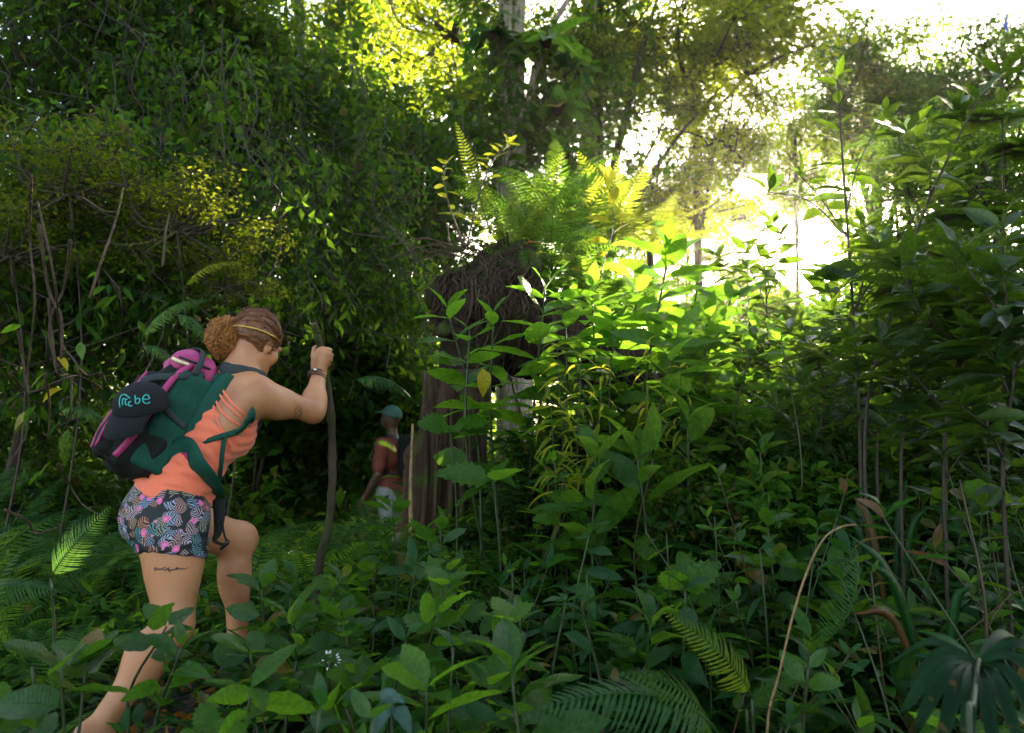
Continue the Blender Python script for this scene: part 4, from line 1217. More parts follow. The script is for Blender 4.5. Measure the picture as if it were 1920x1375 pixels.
def leafy(name, pts, key, L, n, label, cat, group=None, arr='alt', stem='stem', r=(.006, .003), **kw):
    base = np.array(pts[0], float)
    root = empty(name, base, label, cat, group)
    c = catmull(pts, 16)
    stem_obj('stem', c, np.linspace(r[0], r[1], 16), MAT[stem], root, base, 5)
    add_leaves(root, base, c, key, L, n, arr, **kw)
    return root

def frond_obj(root, base, key, pos, d, L, up=(0, 0, 1), roll=0.0):
    me = FROND[key][int(rng.integers(len(FROND[key])))]
    return obj('frond', me, root, M=mat4(frame(d, up, roll), np.asarray(pos) - base, L))

def fern(pos, n, L, label, key='fern', el=(.35, 1.0), az=(0, 6.28), cat='fern', group=None, name='fern'):
    base = np.array(pos, float)
    root = empty(name, base, label, cat, group)
    for i in range(n):
        a = az[0] + (az[1] - az[0]) * (i + rng.uniform(.2, .8)) / n
        e = rng.uniform(*el)
        d = np.array([math.cos(a) * math.cos(e), math.sin(a) * math.cos(e), math.sin(e)])
        frond_obj(root, base, key, base, d, L * rng.uniform(.75, 1.1), roll=rng.normal() * .25)
    return root

def frond_fern(p0, p1, label, key, up=(0, 0, 1), roll=0.0, stalk=None, sc=1.15):
    """one big frond from p0 towards p1, on its stalk from the ground"""
    p0 = np.asarray(p0, float); p1 = np.asarray(p1, float)
    b = np.array([p0[0], p0[1], gz(p0[0], p0[1])]) if stalk is None else np.asarray(stalk, float)
    root = empty('fern', b, label, 'fern')
    frond_obj(root, b, key, p0, p1 - p0, np.linalg.norm(p1 - p0) * sc, up, roll)
    if np.linalg.norm(p0 - b) > .04:
        stem_obj('stalk', catmull([b, (b + p0) / 2 + np.array([.01, .02, .02]), p0], 8), np.linspace(.006, .004, 8), MAT['stem'], root, b, 5)
    return root

# ------------------------------------------------------------------ leaf clouds for shrubs and tree crowns (meshes are shared)
SM4 = leaf_t(.42, .6, .9, 2, 3, .25, .3, 0, 0, .02)          # 8 triangles
SM2 = (np.array([[0, 0, 0], [.45, .22, .06], [1, 0, -.08], [.45, -.22, .06]]), [np.array([[0, 3, 2, 1]])], np.array([[0, 0, 0], [.5, 1, 0], [1, 0, 0], [.5, -1, 0]]))
NARROW = leaf_t(.26, .6, .9, 3, 3, .35, .25, 0, 0, .03)
ROUND = leaf_t(.8, .4, .6, 3, 3, .2, .2, 0, 0, .04)

def leaf_cloud(cent, per, leaf, L, crad, up=.7, out=None, droop=.3, flat=.6):
    """leaves round each clump centre"""
    N = len(cent) * per
    c = np.repeat(cent, per, 0)
    o = rng.normal(size=(N, 3)) * crad * np.array([1, 1, flat])
    D = rdir(N); D[:, 2] = D[:, 2] * .5 - droop
    if out is not None: D = D + out * unit(c - cent.mean(0) + 1e-4)
    D = unit(D + .5 * unit(o))
    Un = rdir(N) * .75; Un[:, 2] += up
    M3 = frames(D, Un) * (L * rng.uniform(.6, 1.2, N))[:, None, None]
    return scatter(leaf, M3, c + o, rng.random(N))

def clump_centres(n, rad, lobes=9, spread=.30):
    """clumps gathered in ragged lobes, no smooth outline"""
    lc = unit(rng.normal(size=(lobes, 3))) * rng.uniform(.15, .95, (lobes, 1)) ** .6; lr = rng.uniform(.5, 1.3, lobes) * spread
    w = lr ** 1.6; k = rng.choice(lobes, n, p=w / w.sum())
    p = lc[k] + rng.normal(size=(n, 3)) * lr[k][:, None] * np.array([.75, .75, .5])
    return p * np.asarray(rad) * .8, lc * np.asarray(rad) * .8, k

CROWN = {}
def make_crown(key, mat, n, per, rad, leaf, L, crad, lobes=6, tw=True, **kw):
    c, lc, k = clump_centres(n, rad, lobes)
    V, F, A = leaf_cloud(c, per, leaf, L, crad, **kw)
    me = mesh('crown', V, F, MAT[mat], A, True)
    g = Geo(); z = rad[2]
    for p in lc:
        o = np.array([0, 0, -.25 * z]) + rng.normal(size=3) * .04; m = o * .4 + p * .6 + np.array([0, 0, -.12 * z]) + rng.normal(size=3) * .08 * rad[0]
        g.add(*tube(catmull([o, m, p], 8), np.linspace(.016, .007, 8) * rad[0], 5, cap=False))
    for p, i in list(zip(c, k))[::2]:
        m = (lc[i] + p) / 2 + rng.normal(size=3) * .04 * rad[0]
        g.add(*tube(catmull([lc[i], m, p], 5), np.linspace(.006, .0025, 5) * rad[0], 3, cap=False))
    CROWN[key] = (me, g.mesh('branches', MAT['bark']))

BROADT = leaf_t(.5, .5, .8, 3, 3, .3, .3, 0, 0, .04)
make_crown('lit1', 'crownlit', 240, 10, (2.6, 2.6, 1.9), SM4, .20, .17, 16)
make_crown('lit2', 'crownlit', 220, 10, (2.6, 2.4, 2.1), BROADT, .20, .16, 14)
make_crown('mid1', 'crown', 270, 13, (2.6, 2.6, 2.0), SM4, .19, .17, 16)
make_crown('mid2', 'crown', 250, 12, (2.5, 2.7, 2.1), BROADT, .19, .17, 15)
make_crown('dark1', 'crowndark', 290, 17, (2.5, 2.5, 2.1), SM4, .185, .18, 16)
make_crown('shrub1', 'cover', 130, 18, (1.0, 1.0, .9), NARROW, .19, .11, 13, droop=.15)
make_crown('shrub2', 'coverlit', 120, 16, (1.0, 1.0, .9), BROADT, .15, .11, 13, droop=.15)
make_crown('shrub3', 'vine', 140, 18, (1.0, 1.0, 1.0), BROADT, .14, .11, 13)
make_crown('fine', 'fine', 190, 18, (1.2, .85, .85), SM4, .066, .085, 30, droop=.1)

def vine_curtain(key, mat, w, h, strands, per, leaf, L, depth=.35):
    g = Geo(); cs = []
    for k in range(strands):
        x = rng.uniform(-w / 2, w / 2); y = rng.normal() * depth * .5; top = h * rng.uniform(.75, 1.0); ln = top * rng.uniform(.5, 1.0)
        pts = np.array([[x + rng.normal() * .10 * i, y + rng.normal() * .08 * i, top - ln * i / 5] for i in range(6)])
        c = catmull(pts, 14); g.add(*tube(c, .006, 3, cap=False))
        cs.append(c[rng.integers(0, 14, per // 4)])
    cent = np.concatenate(cs)
    V, F, A = leaf_cloud(cent, 4, leaf, L, .075, up=.25, droop=.75, flat=1.0)
    CROWN[key] = (mesh('leaves', V, F, MAT[mat], A), g.mesh('stems', MAT['darkstem']))
vine_curtain('vine1', 'vine', 1.5, 2.6, 40, 60, SM4, .105)
vine_curtain('vine2', 'coverlit', 1.3, 2.4, 34, 56, NARROW, .14)
vine_curtain('vine3', 'crowndark', 1.5, 2.6, 38, 60, ROUND, .095)
vine_curtain('trunkvine', 'vine', .75, 3.4, 30, 48, BROADT, .19, .7)

def place_crown(root, base, key, pos, sc, rz=None, names=('crown', 'branches')):
    rz = rng.uniform(0, 6.28) if rz is None else rz
    s = np.broadcast_to(np.asarray(sc, float), (3,))
    m = np.array([[math.cos(rz), -math.sin(rz), 0], [math.sin(rz), math.cos(rz), 0], [0, 0, 1]]) * s[None, :]
    for me, nm in zip(CROWN[key], names):
        if me is not None: obj(nm, me, root, M=mat4(m, np.asarray(pos) - base))

# ------------------------------------------------------------------ far wood behind everything
def treeline():
    az = rng.uniform(-1.25, 1.15, 5200); d = rng.uniform(34, 62, 5200)
    x = np.sin(az) * d; y = np.cos(az) * d
    sun_side = np.clip((az - .10) / .12, 0, 1)
    top = 10.5 - 3.5 * np.clip(az + .55, 0, .4) / .4
    top = top * (1 - sun_side) + 4.2 * sun_side + 3.5 * np.clip((az - .48) / .15, 0, 1)
    top = top * (1 + .16 * np.sin(az * 23) + .10 * np.sin(az * 51 + 1))
    z = top * rng.uniform(0, 1, 5200) ** .8
    c = np.stack([x, y, z], 1)
    V, F, A = leaf_cloud(c, 13, SM2, .62, .75)
    tag(obj('treeline', mesh('treeline', V, F, MAT['crown'], A)), 'mass of far forest trees closing the view behind the clearing', kind='stuff')
treeline()

# ------------------------------------------------------------------ trees
def tree(label, foot, top, r0, crowns, bark='bark', limbs=(), cat='tree', group=None, name='tree', bend=.15, lianas=0):
    foot = np.array(foot, float); foot[2] = gz(foot[0], foot[1]) - .05
    base = foot + np.array([0, 0, .05])
    root = empty(name, base, label, cat, group)
    top = np.array(top, float)
    m = foot + (top - foot) * .5 + rng.normal(size=3) * bend * np.array([1, 1, 0])
    c = catmull([foot, foot * .8 + m * .2 + rng.normal(size=3) * .03, m, top], 36)
    rad = np.linspace(r0, r0 * .55, 36); rad[:6] *= np.linspace(1.6, 1, 6)
    V, F, A = tube(c, rad, 14, rough=.05)
    obj('trunk', mesh('trunk', at_base(V, base), F, MAT[bark], A), root)
    for (t, e, r) in limbs:
        o = c[int(t * 35)]; e = np.array(e, float)
        mid = o * .5 + e * .5 + np.array([0, 0, .12 * np.linalg.norm(e - o)]) + rng.normal(size=3) * .1
        stem_obj('limb', catmull([o, mid, e], 14), np.linspace(r, r * .3, 14), MAT[bark], root, base, 7, .06)
    for k in range(lianas):
        a0 = rng.uniform(2.6, 5.4); pts = []
        for t in np.linspace(.02, .98, 14):
            i = int(t * 35); a0 += rng.normal() * .22
            pts.append(c[i] + rad[i] * 1.08 * np.array([math.cos(a0), math.sin(a0), 0]))
        stem_obj('liana', catmull(pts, 40), rng.uniform(.018, .04), MAT['palebark'], root, base, 6, .08)
    for (key, pos, sc) in crowns:
        place_crown(root, base, key, pos, sc)
    return root

def gp(px, d): return ground_at(px, d)
CL = 'trees of the forest edge'
# the two tall trunks behind the stump
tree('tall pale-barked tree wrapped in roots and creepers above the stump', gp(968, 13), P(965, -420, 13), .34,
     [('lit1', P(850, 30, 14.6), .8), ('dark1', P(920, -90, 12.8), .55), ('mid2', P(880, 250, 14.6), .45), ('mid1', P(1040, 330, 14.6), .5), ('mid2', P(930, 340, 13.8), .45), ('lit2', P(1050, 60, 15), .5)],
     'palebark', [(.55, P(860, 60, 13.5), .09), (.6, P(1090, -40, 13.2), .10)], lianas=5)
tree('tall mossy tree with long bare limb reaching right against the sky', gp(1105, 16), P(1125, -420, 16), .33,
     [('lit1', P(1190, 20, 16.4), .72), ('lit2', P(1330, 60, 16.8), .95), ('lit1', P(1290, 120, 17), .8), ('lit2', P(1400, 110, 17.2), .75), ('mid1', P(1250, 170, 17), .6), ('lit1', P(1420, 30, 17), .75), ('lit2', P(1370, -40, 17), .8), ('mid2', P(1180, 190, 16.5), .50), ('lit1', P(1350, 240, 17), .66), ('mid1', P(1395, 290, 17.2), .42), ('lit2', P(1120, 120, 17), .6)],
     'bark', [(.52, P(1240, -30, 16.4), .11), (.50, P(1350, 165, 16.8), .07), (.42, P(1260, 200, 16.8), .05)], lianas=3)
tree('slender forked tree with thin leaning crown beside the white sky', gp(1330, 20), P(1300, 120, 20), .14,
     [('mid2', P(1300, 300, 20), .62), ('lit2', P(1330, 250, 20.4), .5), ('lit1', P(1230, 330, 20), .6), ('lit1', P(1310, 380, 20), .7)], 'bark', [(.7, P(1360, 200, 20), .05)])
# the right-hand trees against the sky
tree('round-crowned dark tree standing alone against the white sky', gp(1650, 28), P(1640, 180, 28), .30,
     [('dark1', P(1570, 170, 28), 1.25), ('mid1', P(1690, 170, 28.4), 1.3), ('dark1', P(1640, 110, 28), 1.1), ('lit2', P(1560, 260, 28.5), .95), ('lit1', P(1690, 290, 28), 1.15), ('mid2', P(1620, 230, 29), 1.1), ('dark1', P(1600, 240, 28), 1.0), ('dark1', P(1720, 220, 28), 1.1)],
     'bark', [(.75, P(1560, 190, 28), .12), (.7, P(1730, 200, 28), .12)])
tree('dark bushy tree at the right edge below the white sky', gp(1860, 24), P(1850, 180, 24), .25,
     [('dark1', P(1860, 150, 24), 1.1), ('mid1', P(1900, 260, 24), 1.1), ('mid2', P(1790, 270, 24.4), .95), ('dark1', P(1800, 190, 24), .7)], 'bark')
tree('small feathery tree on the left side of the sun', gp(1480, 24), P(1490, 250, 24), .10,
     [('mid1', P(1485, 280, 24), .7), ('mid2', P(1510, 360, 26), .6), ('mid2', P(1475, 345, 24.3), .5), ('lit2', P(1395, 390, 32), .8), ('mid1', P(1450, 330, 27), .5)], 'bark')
for lab, px, d, cr in [('far gold-lit tree low between the two trunks and the sky gap', 1190, 44, [('lit1', 1185, 385, .85), ('lit2', 1150, 450, .8), ('mid1', 1215, 470, .8)]),
                       ('far rounded tree with yellow leaves at the bottom of the sky gap', 1290, 46, [('lit2', 1275, 425, .9), ('lit1', 1320, 470, .85), ('mid1', 1270, 510, .9)]),
                       ('far feathery tree closing the lower end of the sky gap', 1385, 48, [('lit1', 1380, 440, .75), ('mid2', 1365, 500, .85), ('mid1', 1400, 550, .9)]),
                       ('far low tree a little left below the sun', 1460, 46, [('mid1', 1450, 570, .8), ('lit2', 1420, 610, .8), ('mid1', 1500, 620, .8)]),
                       ('far tree to the right of the sun with dark underside', 1650, 44, [('mid1', 1650, 560, .9), ('dark1', 1620, 610, .9), ('mid2', 1690, 520, .9)]),
                       ('far low tree left below the bright leaves', 1240, 40, [('mid1', 1230, 560, .9), ('mid2', 1180, 540, .9), ('mid1', 1310, 600, .9)])]:
    tree(lab, gp(px, d), P(px, cr[0][2] + 30, d), .16, [(k, P(x, y, d + rng.normal() * .6), s) for k, x, y, s in cr], 'bark')
# sunlit trees left of the trunks
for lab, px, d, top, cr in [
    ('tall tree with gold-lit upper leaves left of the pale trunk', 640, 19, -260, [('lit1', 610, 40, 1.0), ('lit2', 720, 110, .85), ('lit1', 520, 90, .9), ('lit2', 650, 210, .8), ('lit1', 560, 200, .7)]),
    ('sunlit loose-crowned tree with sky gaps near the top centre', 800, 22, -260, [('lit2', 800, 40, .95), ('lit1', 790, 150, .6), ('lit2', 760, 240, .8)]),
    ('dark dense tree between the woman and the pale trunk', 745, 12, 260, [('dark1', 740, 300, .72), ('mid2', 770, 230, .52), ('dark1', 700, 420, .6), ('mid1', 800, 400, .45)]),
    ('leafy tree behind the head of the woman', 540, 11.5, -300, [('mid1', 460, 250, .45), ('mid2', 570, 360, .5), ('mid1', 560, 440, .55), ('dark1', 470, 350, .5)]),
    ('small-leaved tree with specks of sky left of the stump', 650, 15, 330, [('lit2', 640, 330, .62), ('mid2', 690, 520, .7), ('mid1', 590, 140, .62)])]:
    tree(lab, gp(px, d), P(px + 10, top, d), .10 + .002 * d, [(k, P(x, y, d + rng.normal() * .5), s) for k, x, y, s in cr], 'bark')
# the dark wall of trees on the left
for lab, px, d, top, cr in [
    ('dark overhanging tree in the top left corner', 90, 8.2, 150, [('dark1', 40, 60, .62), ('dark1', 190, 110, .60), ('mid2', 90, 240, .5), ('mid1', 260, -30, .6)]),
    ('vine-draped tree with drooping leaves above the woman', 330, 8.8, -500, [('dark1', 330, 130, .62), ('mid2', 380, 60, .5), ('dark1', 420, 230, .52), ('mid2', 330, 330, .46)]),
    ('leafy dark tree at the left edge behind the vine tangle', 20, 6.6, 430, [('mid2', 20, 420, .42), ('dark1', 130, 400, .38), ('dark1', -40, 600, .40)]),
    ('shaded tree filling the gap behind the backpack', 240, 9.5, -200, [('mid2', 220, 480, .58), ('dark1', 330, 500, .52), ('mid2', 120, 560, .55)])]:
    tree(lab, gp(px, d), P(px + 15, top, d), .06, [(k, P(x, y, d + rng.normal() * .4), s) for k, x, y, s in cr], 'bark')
# thin stems between them
# ------------------------------------------------------------------ vines that hang down the left side
for i, (px, py, d, key, s, lab) in enumerate([
    (480, 760, 7.4, 'vine2', 1.0, 'grey-green hanging vine just behind the head of the woman'),
    (585, 720, 8.4, 'vine1', 1.1, 'long leafy vine hanging left of the raised hand'),
    (665, 700, 9.4, 'vine2', 1.1, 'long leafy vine hanging right of the walking stick'),
    (430, 560, 8.0, 'vine1', 1.0, 'small-leaved vine hanging above the curly hair'),
    (540, 520, 8.8, 'vine3', 1.1, 'round-leaved vine hanging high behind the stick'),
    (240, 800, 6.0, 'vine3', .95, 'round-leaved vine hanging left of the backpack'),
    (130, 820, 5.6, 'vine1', .9, 'dense small-leaved vine behind the woody vine tangle'),
    (30, 800, 5.4, 'vine2', .95, 'long-leaved vine at the left edge'),
    (340, 640, 6.6, 'vine1', 1.0, 'vine curtain above the backpack and ferns'),
    (250, 420, 7.6, 'vine3', 1.1, 'dark round-leaved vine high on the left'),
    (90, 380, 6.9, 'vine1', 1.0, 'dark vine curtain high in the left corner'),
    (760, 640, 10.5, 'vine3', 1.2, 'shadowy vine hanging left of the stump top'),
    (400, 260, 8.4, 'vine2', 1.0, 'long-leaved vine in the upper left canopy')]):
    b = P(px, py, d); root = empty('climbing_vine', b, lab, 'vine', None)
    place_crown(root, b, key, b, s, rng.uniform(-.3, .3), ('leaves', 'stems'))

for lab, px, py, d, s_ in [('broad-leaved creeper clothing the left side of the pale trunk', 918, 370, 13.2, 1.1), ('broad-leaved creeper on the right side of the pale trunk', 1045, 360, 13.3, 1.0), ('creeper wrapping the foot of the mossy trunk', 1110, 330, 15.7, 1.1),
                        ('thick creeper high on the right of the mossy trunk', 1150, 120, 16.2, 1.1), ('creeper hanging on the trunk of the gold-lit tree', 655, 280, 18.6, 1.5)]:
    b = P(px, py, d); b[2] -= .4; root = empty('creeper', b, lab, 'vine'); place_crown(root, b, 'trunkvine', b, s_, rng.uniform(-.3, .3), ('leaves', 'stems'))
def nest(px, py, d, n, L, key, label, el=(-.3, 1.2)):
    b = P(px, py, d); root = empty('epiphyte', b, label, 'epiphyte')
    g_ = Geo(); V, F, A = tube(np.array([b + [0, 0, -.18], b + [0, 0, -.06], b + [0, 0, .02]]), [.05, .13, .07], 8, rough=.15); obj('root_clump', mesh('root_clump', V - b, F, MAT['rootmass'], A), root)
    for k in range(n):
        a = k * 2.4 + rng.normal() * .2; e = rng.uniform(*el)
        leaf_obj(root, b, key, b, (math.cos(a) * math.cos(e), math.sin(a) * math.cos(e), math.sin(e)), L * rng.uniform(.75, 1.1))
nest(858, 190, 12.6, 14, .62, 'bamboo', 'spiky nest epiphyte silhouetted against the sky left of the pale trunk')
nest(1025, 70, 12.6, 13, .9, 'bright', 'large drooping nest fern high on the pale trunk', (-1.0, .4))
nest(925, 60, 12.6, 11, .7, 'teal', 'dark big-leaved epiphyte left of the pale trunk', (-.9, .5))
nest(1045, 195, 12.4, 9, .55, 'round', 'round-leaved epiphyte on the right of the pale trunk', (-.8, .5))
nest(1075, 130, 12.8, 9, .5, 'teal', 'teal-leaved epiphyte between the two tall trunks', (-.8, .6))
nest(1060, 280, 12.6, 8, .5, 'round', 'low round-leaved epiphyte above the stump ferns', (-.6, .6))
tree('unseen dark tree added outside the right edge to shade the lower right corner', np.array([2.9, .4, 0]), np.array([2.8, .4, 3.4]), .09, [('dark1', np.array([2.5, .7, 3.0]), .5), ('dark1', np.array([2.2, -.4, 3.4]), .5), ('mid1', np.array([3.0, 1.4, 2.9]), .45)], 'bark')  # added out of view to keep sky light off the lower right foreground
# ------------------------------------------------------------------ shrubs in the middle distance
for lab, px, py, d, key, s in [
    ('gold-lit shrub below the mossy trunk', 1150, 390, 22, 'lit1', .9), ('gold-lit shrub under the slender tree', 1215, 390, 24, 'lit2', .85),
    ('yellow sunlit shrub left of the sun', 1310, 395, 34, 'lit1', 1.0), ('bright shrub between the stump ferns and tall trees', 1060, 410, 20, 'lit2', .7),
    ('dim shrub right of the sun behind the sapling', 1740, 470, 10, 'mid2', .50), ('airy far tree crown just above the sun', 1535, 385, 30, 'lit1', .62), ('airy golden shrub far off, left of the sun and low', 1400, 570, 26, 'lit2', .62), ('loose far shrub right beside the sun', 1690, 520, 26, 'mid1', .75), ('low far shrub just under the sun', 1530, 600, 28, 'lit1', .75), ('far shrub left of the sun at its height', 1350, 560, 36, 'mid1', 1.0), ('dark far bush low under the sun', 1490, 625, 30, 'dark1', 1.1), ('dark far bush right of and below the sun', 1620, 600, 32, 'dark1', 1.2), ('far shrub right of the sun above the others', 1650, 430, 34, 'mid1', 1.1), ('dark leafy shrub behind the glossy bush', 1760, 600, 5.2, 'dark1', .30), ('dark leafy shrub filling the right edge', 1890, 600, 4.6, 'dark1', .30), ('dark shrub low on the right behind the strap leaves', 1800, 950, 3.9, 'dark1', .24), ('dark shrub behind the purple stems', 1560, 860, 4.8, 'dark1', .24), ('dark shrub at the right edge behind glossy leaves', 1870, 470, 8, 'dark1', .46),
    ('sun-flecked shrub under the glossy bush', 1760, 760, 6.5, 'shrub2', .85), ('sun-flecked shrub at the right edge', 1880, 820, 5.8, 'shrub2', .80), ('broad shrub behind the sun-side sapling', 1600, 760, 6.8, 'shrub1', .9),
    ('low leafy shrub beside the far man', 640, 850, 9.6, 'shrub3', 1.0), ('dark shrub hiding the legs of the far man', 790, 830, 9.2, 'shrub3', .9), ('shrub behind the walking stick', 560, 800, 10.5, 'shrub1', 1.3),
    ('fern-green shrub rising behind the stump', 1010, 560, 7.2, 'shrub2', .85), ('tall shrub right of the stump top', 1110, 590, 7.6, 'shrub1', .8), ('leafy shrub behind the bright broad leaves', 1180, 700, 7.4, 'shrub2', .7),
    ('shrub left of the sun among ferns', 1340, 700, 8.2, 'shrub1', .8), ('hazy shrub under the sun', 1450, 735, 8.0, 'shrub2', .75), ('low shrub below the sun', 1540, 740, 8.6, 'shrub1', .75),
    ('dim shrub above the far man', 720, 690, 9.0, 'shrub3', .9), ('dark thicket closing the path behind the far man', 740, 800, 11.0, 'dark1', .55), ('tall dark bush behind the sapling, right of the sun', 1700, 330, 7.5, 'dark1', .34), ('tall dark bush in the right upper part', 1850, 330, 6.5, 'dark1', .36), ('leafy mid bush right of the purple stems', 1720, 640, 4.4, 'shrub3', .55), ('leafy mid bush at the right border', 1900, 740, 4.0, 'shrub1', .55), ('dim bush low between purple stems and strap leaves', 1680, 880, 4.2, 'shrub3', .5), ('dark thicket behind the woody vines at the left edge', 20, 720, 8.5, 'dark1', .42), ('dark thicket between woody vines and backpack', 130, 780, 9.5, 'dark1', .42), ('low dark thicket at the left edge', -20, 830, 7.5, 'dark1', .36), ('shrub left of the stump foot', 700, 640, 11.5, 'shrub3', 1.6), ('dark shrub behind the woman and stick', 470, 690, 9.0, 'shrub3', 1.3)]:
    b = P(px, py, d); f = np.array([b[0], b[1], gz(b[0], b[1])])
    root = empty('shrub', f, lab, 'shrub')
    place_crown(root, f, key, b, s)
    for k in range(3):
        e = b + rng.normal(size=3) * .25 * s
        stem_obj('stem', catmull([f + rng.normal(size=3) * .05 * np.array([1, 1, 0]), (f + e) / 2 + rng.normal(size=3) * .06, e], 8), np.linspace(.025, .012, 8), MAT['bark'], root, f, 5)
for lab, px, py, d, s in [('fine-leaved yellowish shrub arching above the backpack', 330, 400, 5.2, .62), ('fine-leaved shrub spray left of the bare stick', 130, 330, 5.0, .62),
                       ('fine-leaved shrub at the left edge', 20, 450, 4.8, .5), ('drooping end of fine-leaved shrub near the hanging fern', 420, 520, 5.4, .36)]:
    b = P(px, py, d); f = np.array([b[0], b[1], gz(b[0], b[1])]); root = empty('shrub', f, lab, 'shrub')
    place_crown(root, f, 'fine', b, s, .3)
    stem_obj('stem', catmull([f, (f + b) / 2 + np.array([.1, .05, 0]), b], 10), np.linspace(.008, .004, 10), MAT['darkstem'], root, f, 5)
# ------------------------------------------------------------------ the splintered stump with its root mass
def fbm(p, f, seed, oct=3):
    out = 0; a = 1.0
    r = np.random.default_rng(seed)
    for o in range(oct):
        k = r.normal(size=(4, 3)) * f; ph = r.uniform(0, 6.28, 4)
        out = out + a * sum(np.sin(p @ k[i].astype(np.float32) + ph[i]) for i in range(4)) / 4
        f *= 2.1; a *= .5
    return out

def stump():
    d = 4.9
    a = P(835, 985, d); b = P(862, 690, d)
    a[2] = gz(a[0], a[1]) - .1
    base = np.array([a[0], a[1], a[2] + .1])
    root = empty('tree_stump', base, 'splintered dark stump topped by a mass of roots and ferns', 'stump')
    h = .018
    v = Vol(a + np.array([-.45, -.4, -.05]), a + np.array([.6, .55, 1.15]), .014)
    v.bone(a, b + np.array([0, 0, .05]), .22, .19, .05)
    v.bone(a + np.array([-.17, -.05, 0]), a + np.array([-.16, -.02, .62]), .09, .06, .04)
    v.bone(a + np.array([.20, .0, 0]), a + np.array([.20, .05, .50]), .09, .07, .05)
    for s_, e_ in ((-.3, .0), (.32, -.05), (-.1, -.3)):
        v.bone(a + np.array([0, 0, .12]), a + np.array([s_, e_, .0]), .14, .06, .08)
    p = v.all(); ang = np.arctan2(p[..., 1] - a[1], p[..., 0] - a[0])
    v.f += (.022 * np.sin(ang * 9 + 1.5 * np.sin(p[..., 2] * 3)) + .012 * np.sin(ang * 23 + 2 * np.sin(p[..., 2] * 5 + 1)) + (.022 * fbm(p, 9, 3, 4))).astype(np.float32)
    obj('trunk', v.mesh('trunk', MAT['stump'], base), root)
    # pale broken splinters standing on the left side
    for (x0, y0, x1, y1, r) in ((776, 970, 774, 795, .016), (790, 960, 800, 770, .020), (812, 960, 822, 780, .018), (840, 960, 846, 760, .020), (866, 960, 872, 770, .018), (893, 960, 880, 790, .016)):
        q0 = P(x0, y0, d - .24); q1 = P(x1, y1, d - .22); q0[2] = gz(q0[0], q0[1])
        V, F, A = tube(catmull([q0, (q0 + q1) / 2 + rng.normal(size=3) * .01, q1], 14), np.linspace(r * 1.2, r * .5, 14), 6, rough=.12)
        obj('splinter', mesh('splinter', V - base, F, MAT['dry'] if x0 == 776 else MAT['stump']), root)
    # root mass
    c = P(902, 585, 5.05)
    v = Vol(c + np.array([-.6, -.6, -.62]), c + np.array([1.5, 1.3, .62]), .016)
    v.ell(c, np.eye(3), (.26, .30, .27), .08); v.ell(c + np.array([-.15, .02, .06]), np.eye(3), (.20, .22, .16), .08); v.bone(c + np.array([-.28, -.1, .02]), c + np.array([.1, 0, .2]), .06, .1, .06); v.bone(c + np.array([-.2, -.2, -.12]), c + np.array([-.02, -.1, -.3]), .08, .05, .05)
    v.ell(P(960, 520, 5.2), np.eye(3), (.22, .25, .20), .1)
    v.bone(P(950, 600, 5.2), P(1110, 650, 5.7), .30, .24, .1); v.bone(P(1110, 650, 5.7), P(1180, 700, 6.0), .24, .20, .1)
    v.bone(c, P(880, 690, 5.0), .22, .20, .1)
    p = v.all(); v.f += (.085 * fbm(p, 6, 5, 4) + .035 * fbm(p, 26, 8, 2)).astype(np.float32)
    rV, rF = v.surface(1); obj('root_mass', mesh('root_mass', rV - base, rF, MAT['rootmass']), root)
    rb = bvh_of(rV, rF)
    # hanging roots
    for k in range(80):
        x = rng.uniform(820, 1010); y = rng.uniform(470, 560)
        ln = rng.uniform(60, 190) * (1.0 if x < 980 else .7); pts = []; xx = x
        for t in np.linspace(0, 1, 7):
            xx += rng.normal() * 11
            q_ = shoot(rb, xx, y + ln * t, rng.uniform(.006, .04))
            if q_ is None: q_ = P(xx, y + ln * t, (pts[-1][1] if pts else 4.85))
            if pts and abs(q_[1] - pts[-1][1]) > .12: q_[1] = pts[-1][1] + .03
            pts.append(q_)
        if len(pts) > 3:
            r = rng.choice([.003, .0045, .006, .009], p=[.4, .3, .2, .1])
            stem_obj('root', catmull(pts, 20), np.linspace(r, r * .4, 20), MAT['root'], root, base, 5, .1)
    for k in range(46):         # tangle on the top and the roots that run down to the right
        if k < 26:
            o = P(rng.uniform(840, 960), rng.uniform(455, 490), rng.uniform(4.85, 5.2)); e = o + np.array([rng.normal() * .25, rng.normal() * .15, rng.normal() * .06]); m = (o + e) / 2 + np.array([0, 0, rng.uniform(.0, .09)])
        else:
            o = P(rng.uniform(960, 1120), rng.uniform(560, 640), rng.uniform(4.9, 5.2)); e = P(rng.uniform(1010, 1260), rng.uniform(700, 790), rng.uniform(4.7, 5.2)); m = (o + e) / 2 + rng.normal(size=3) * .06
        r = rng.uniform(.003, .008)
        stem_obj('root', catmull([o, m, e], 12), np.linspace(r, r * .5, 12), MAT['root'], root, base, 5, .1)
    # moss on the top right of the mass
    n = 5200; q = rV[rng.integers(0, len(rV), n * 3)]
    q = q[(fbm(q.astype(np.float32), 6, 21, 2) > .1) & (q[:, 2] > c[2] - .05)][:n]
    V, F, A = scatter(SM2, frames(rdir(len(q), 1.0), rdir(len(q))) * .022, q, rng.random(len(q)))
    tag(obj('moss', mesh('moss', V - base, F, MAT['coverlit'], A), root), kind='stuff')
    return rb
RB = stump()

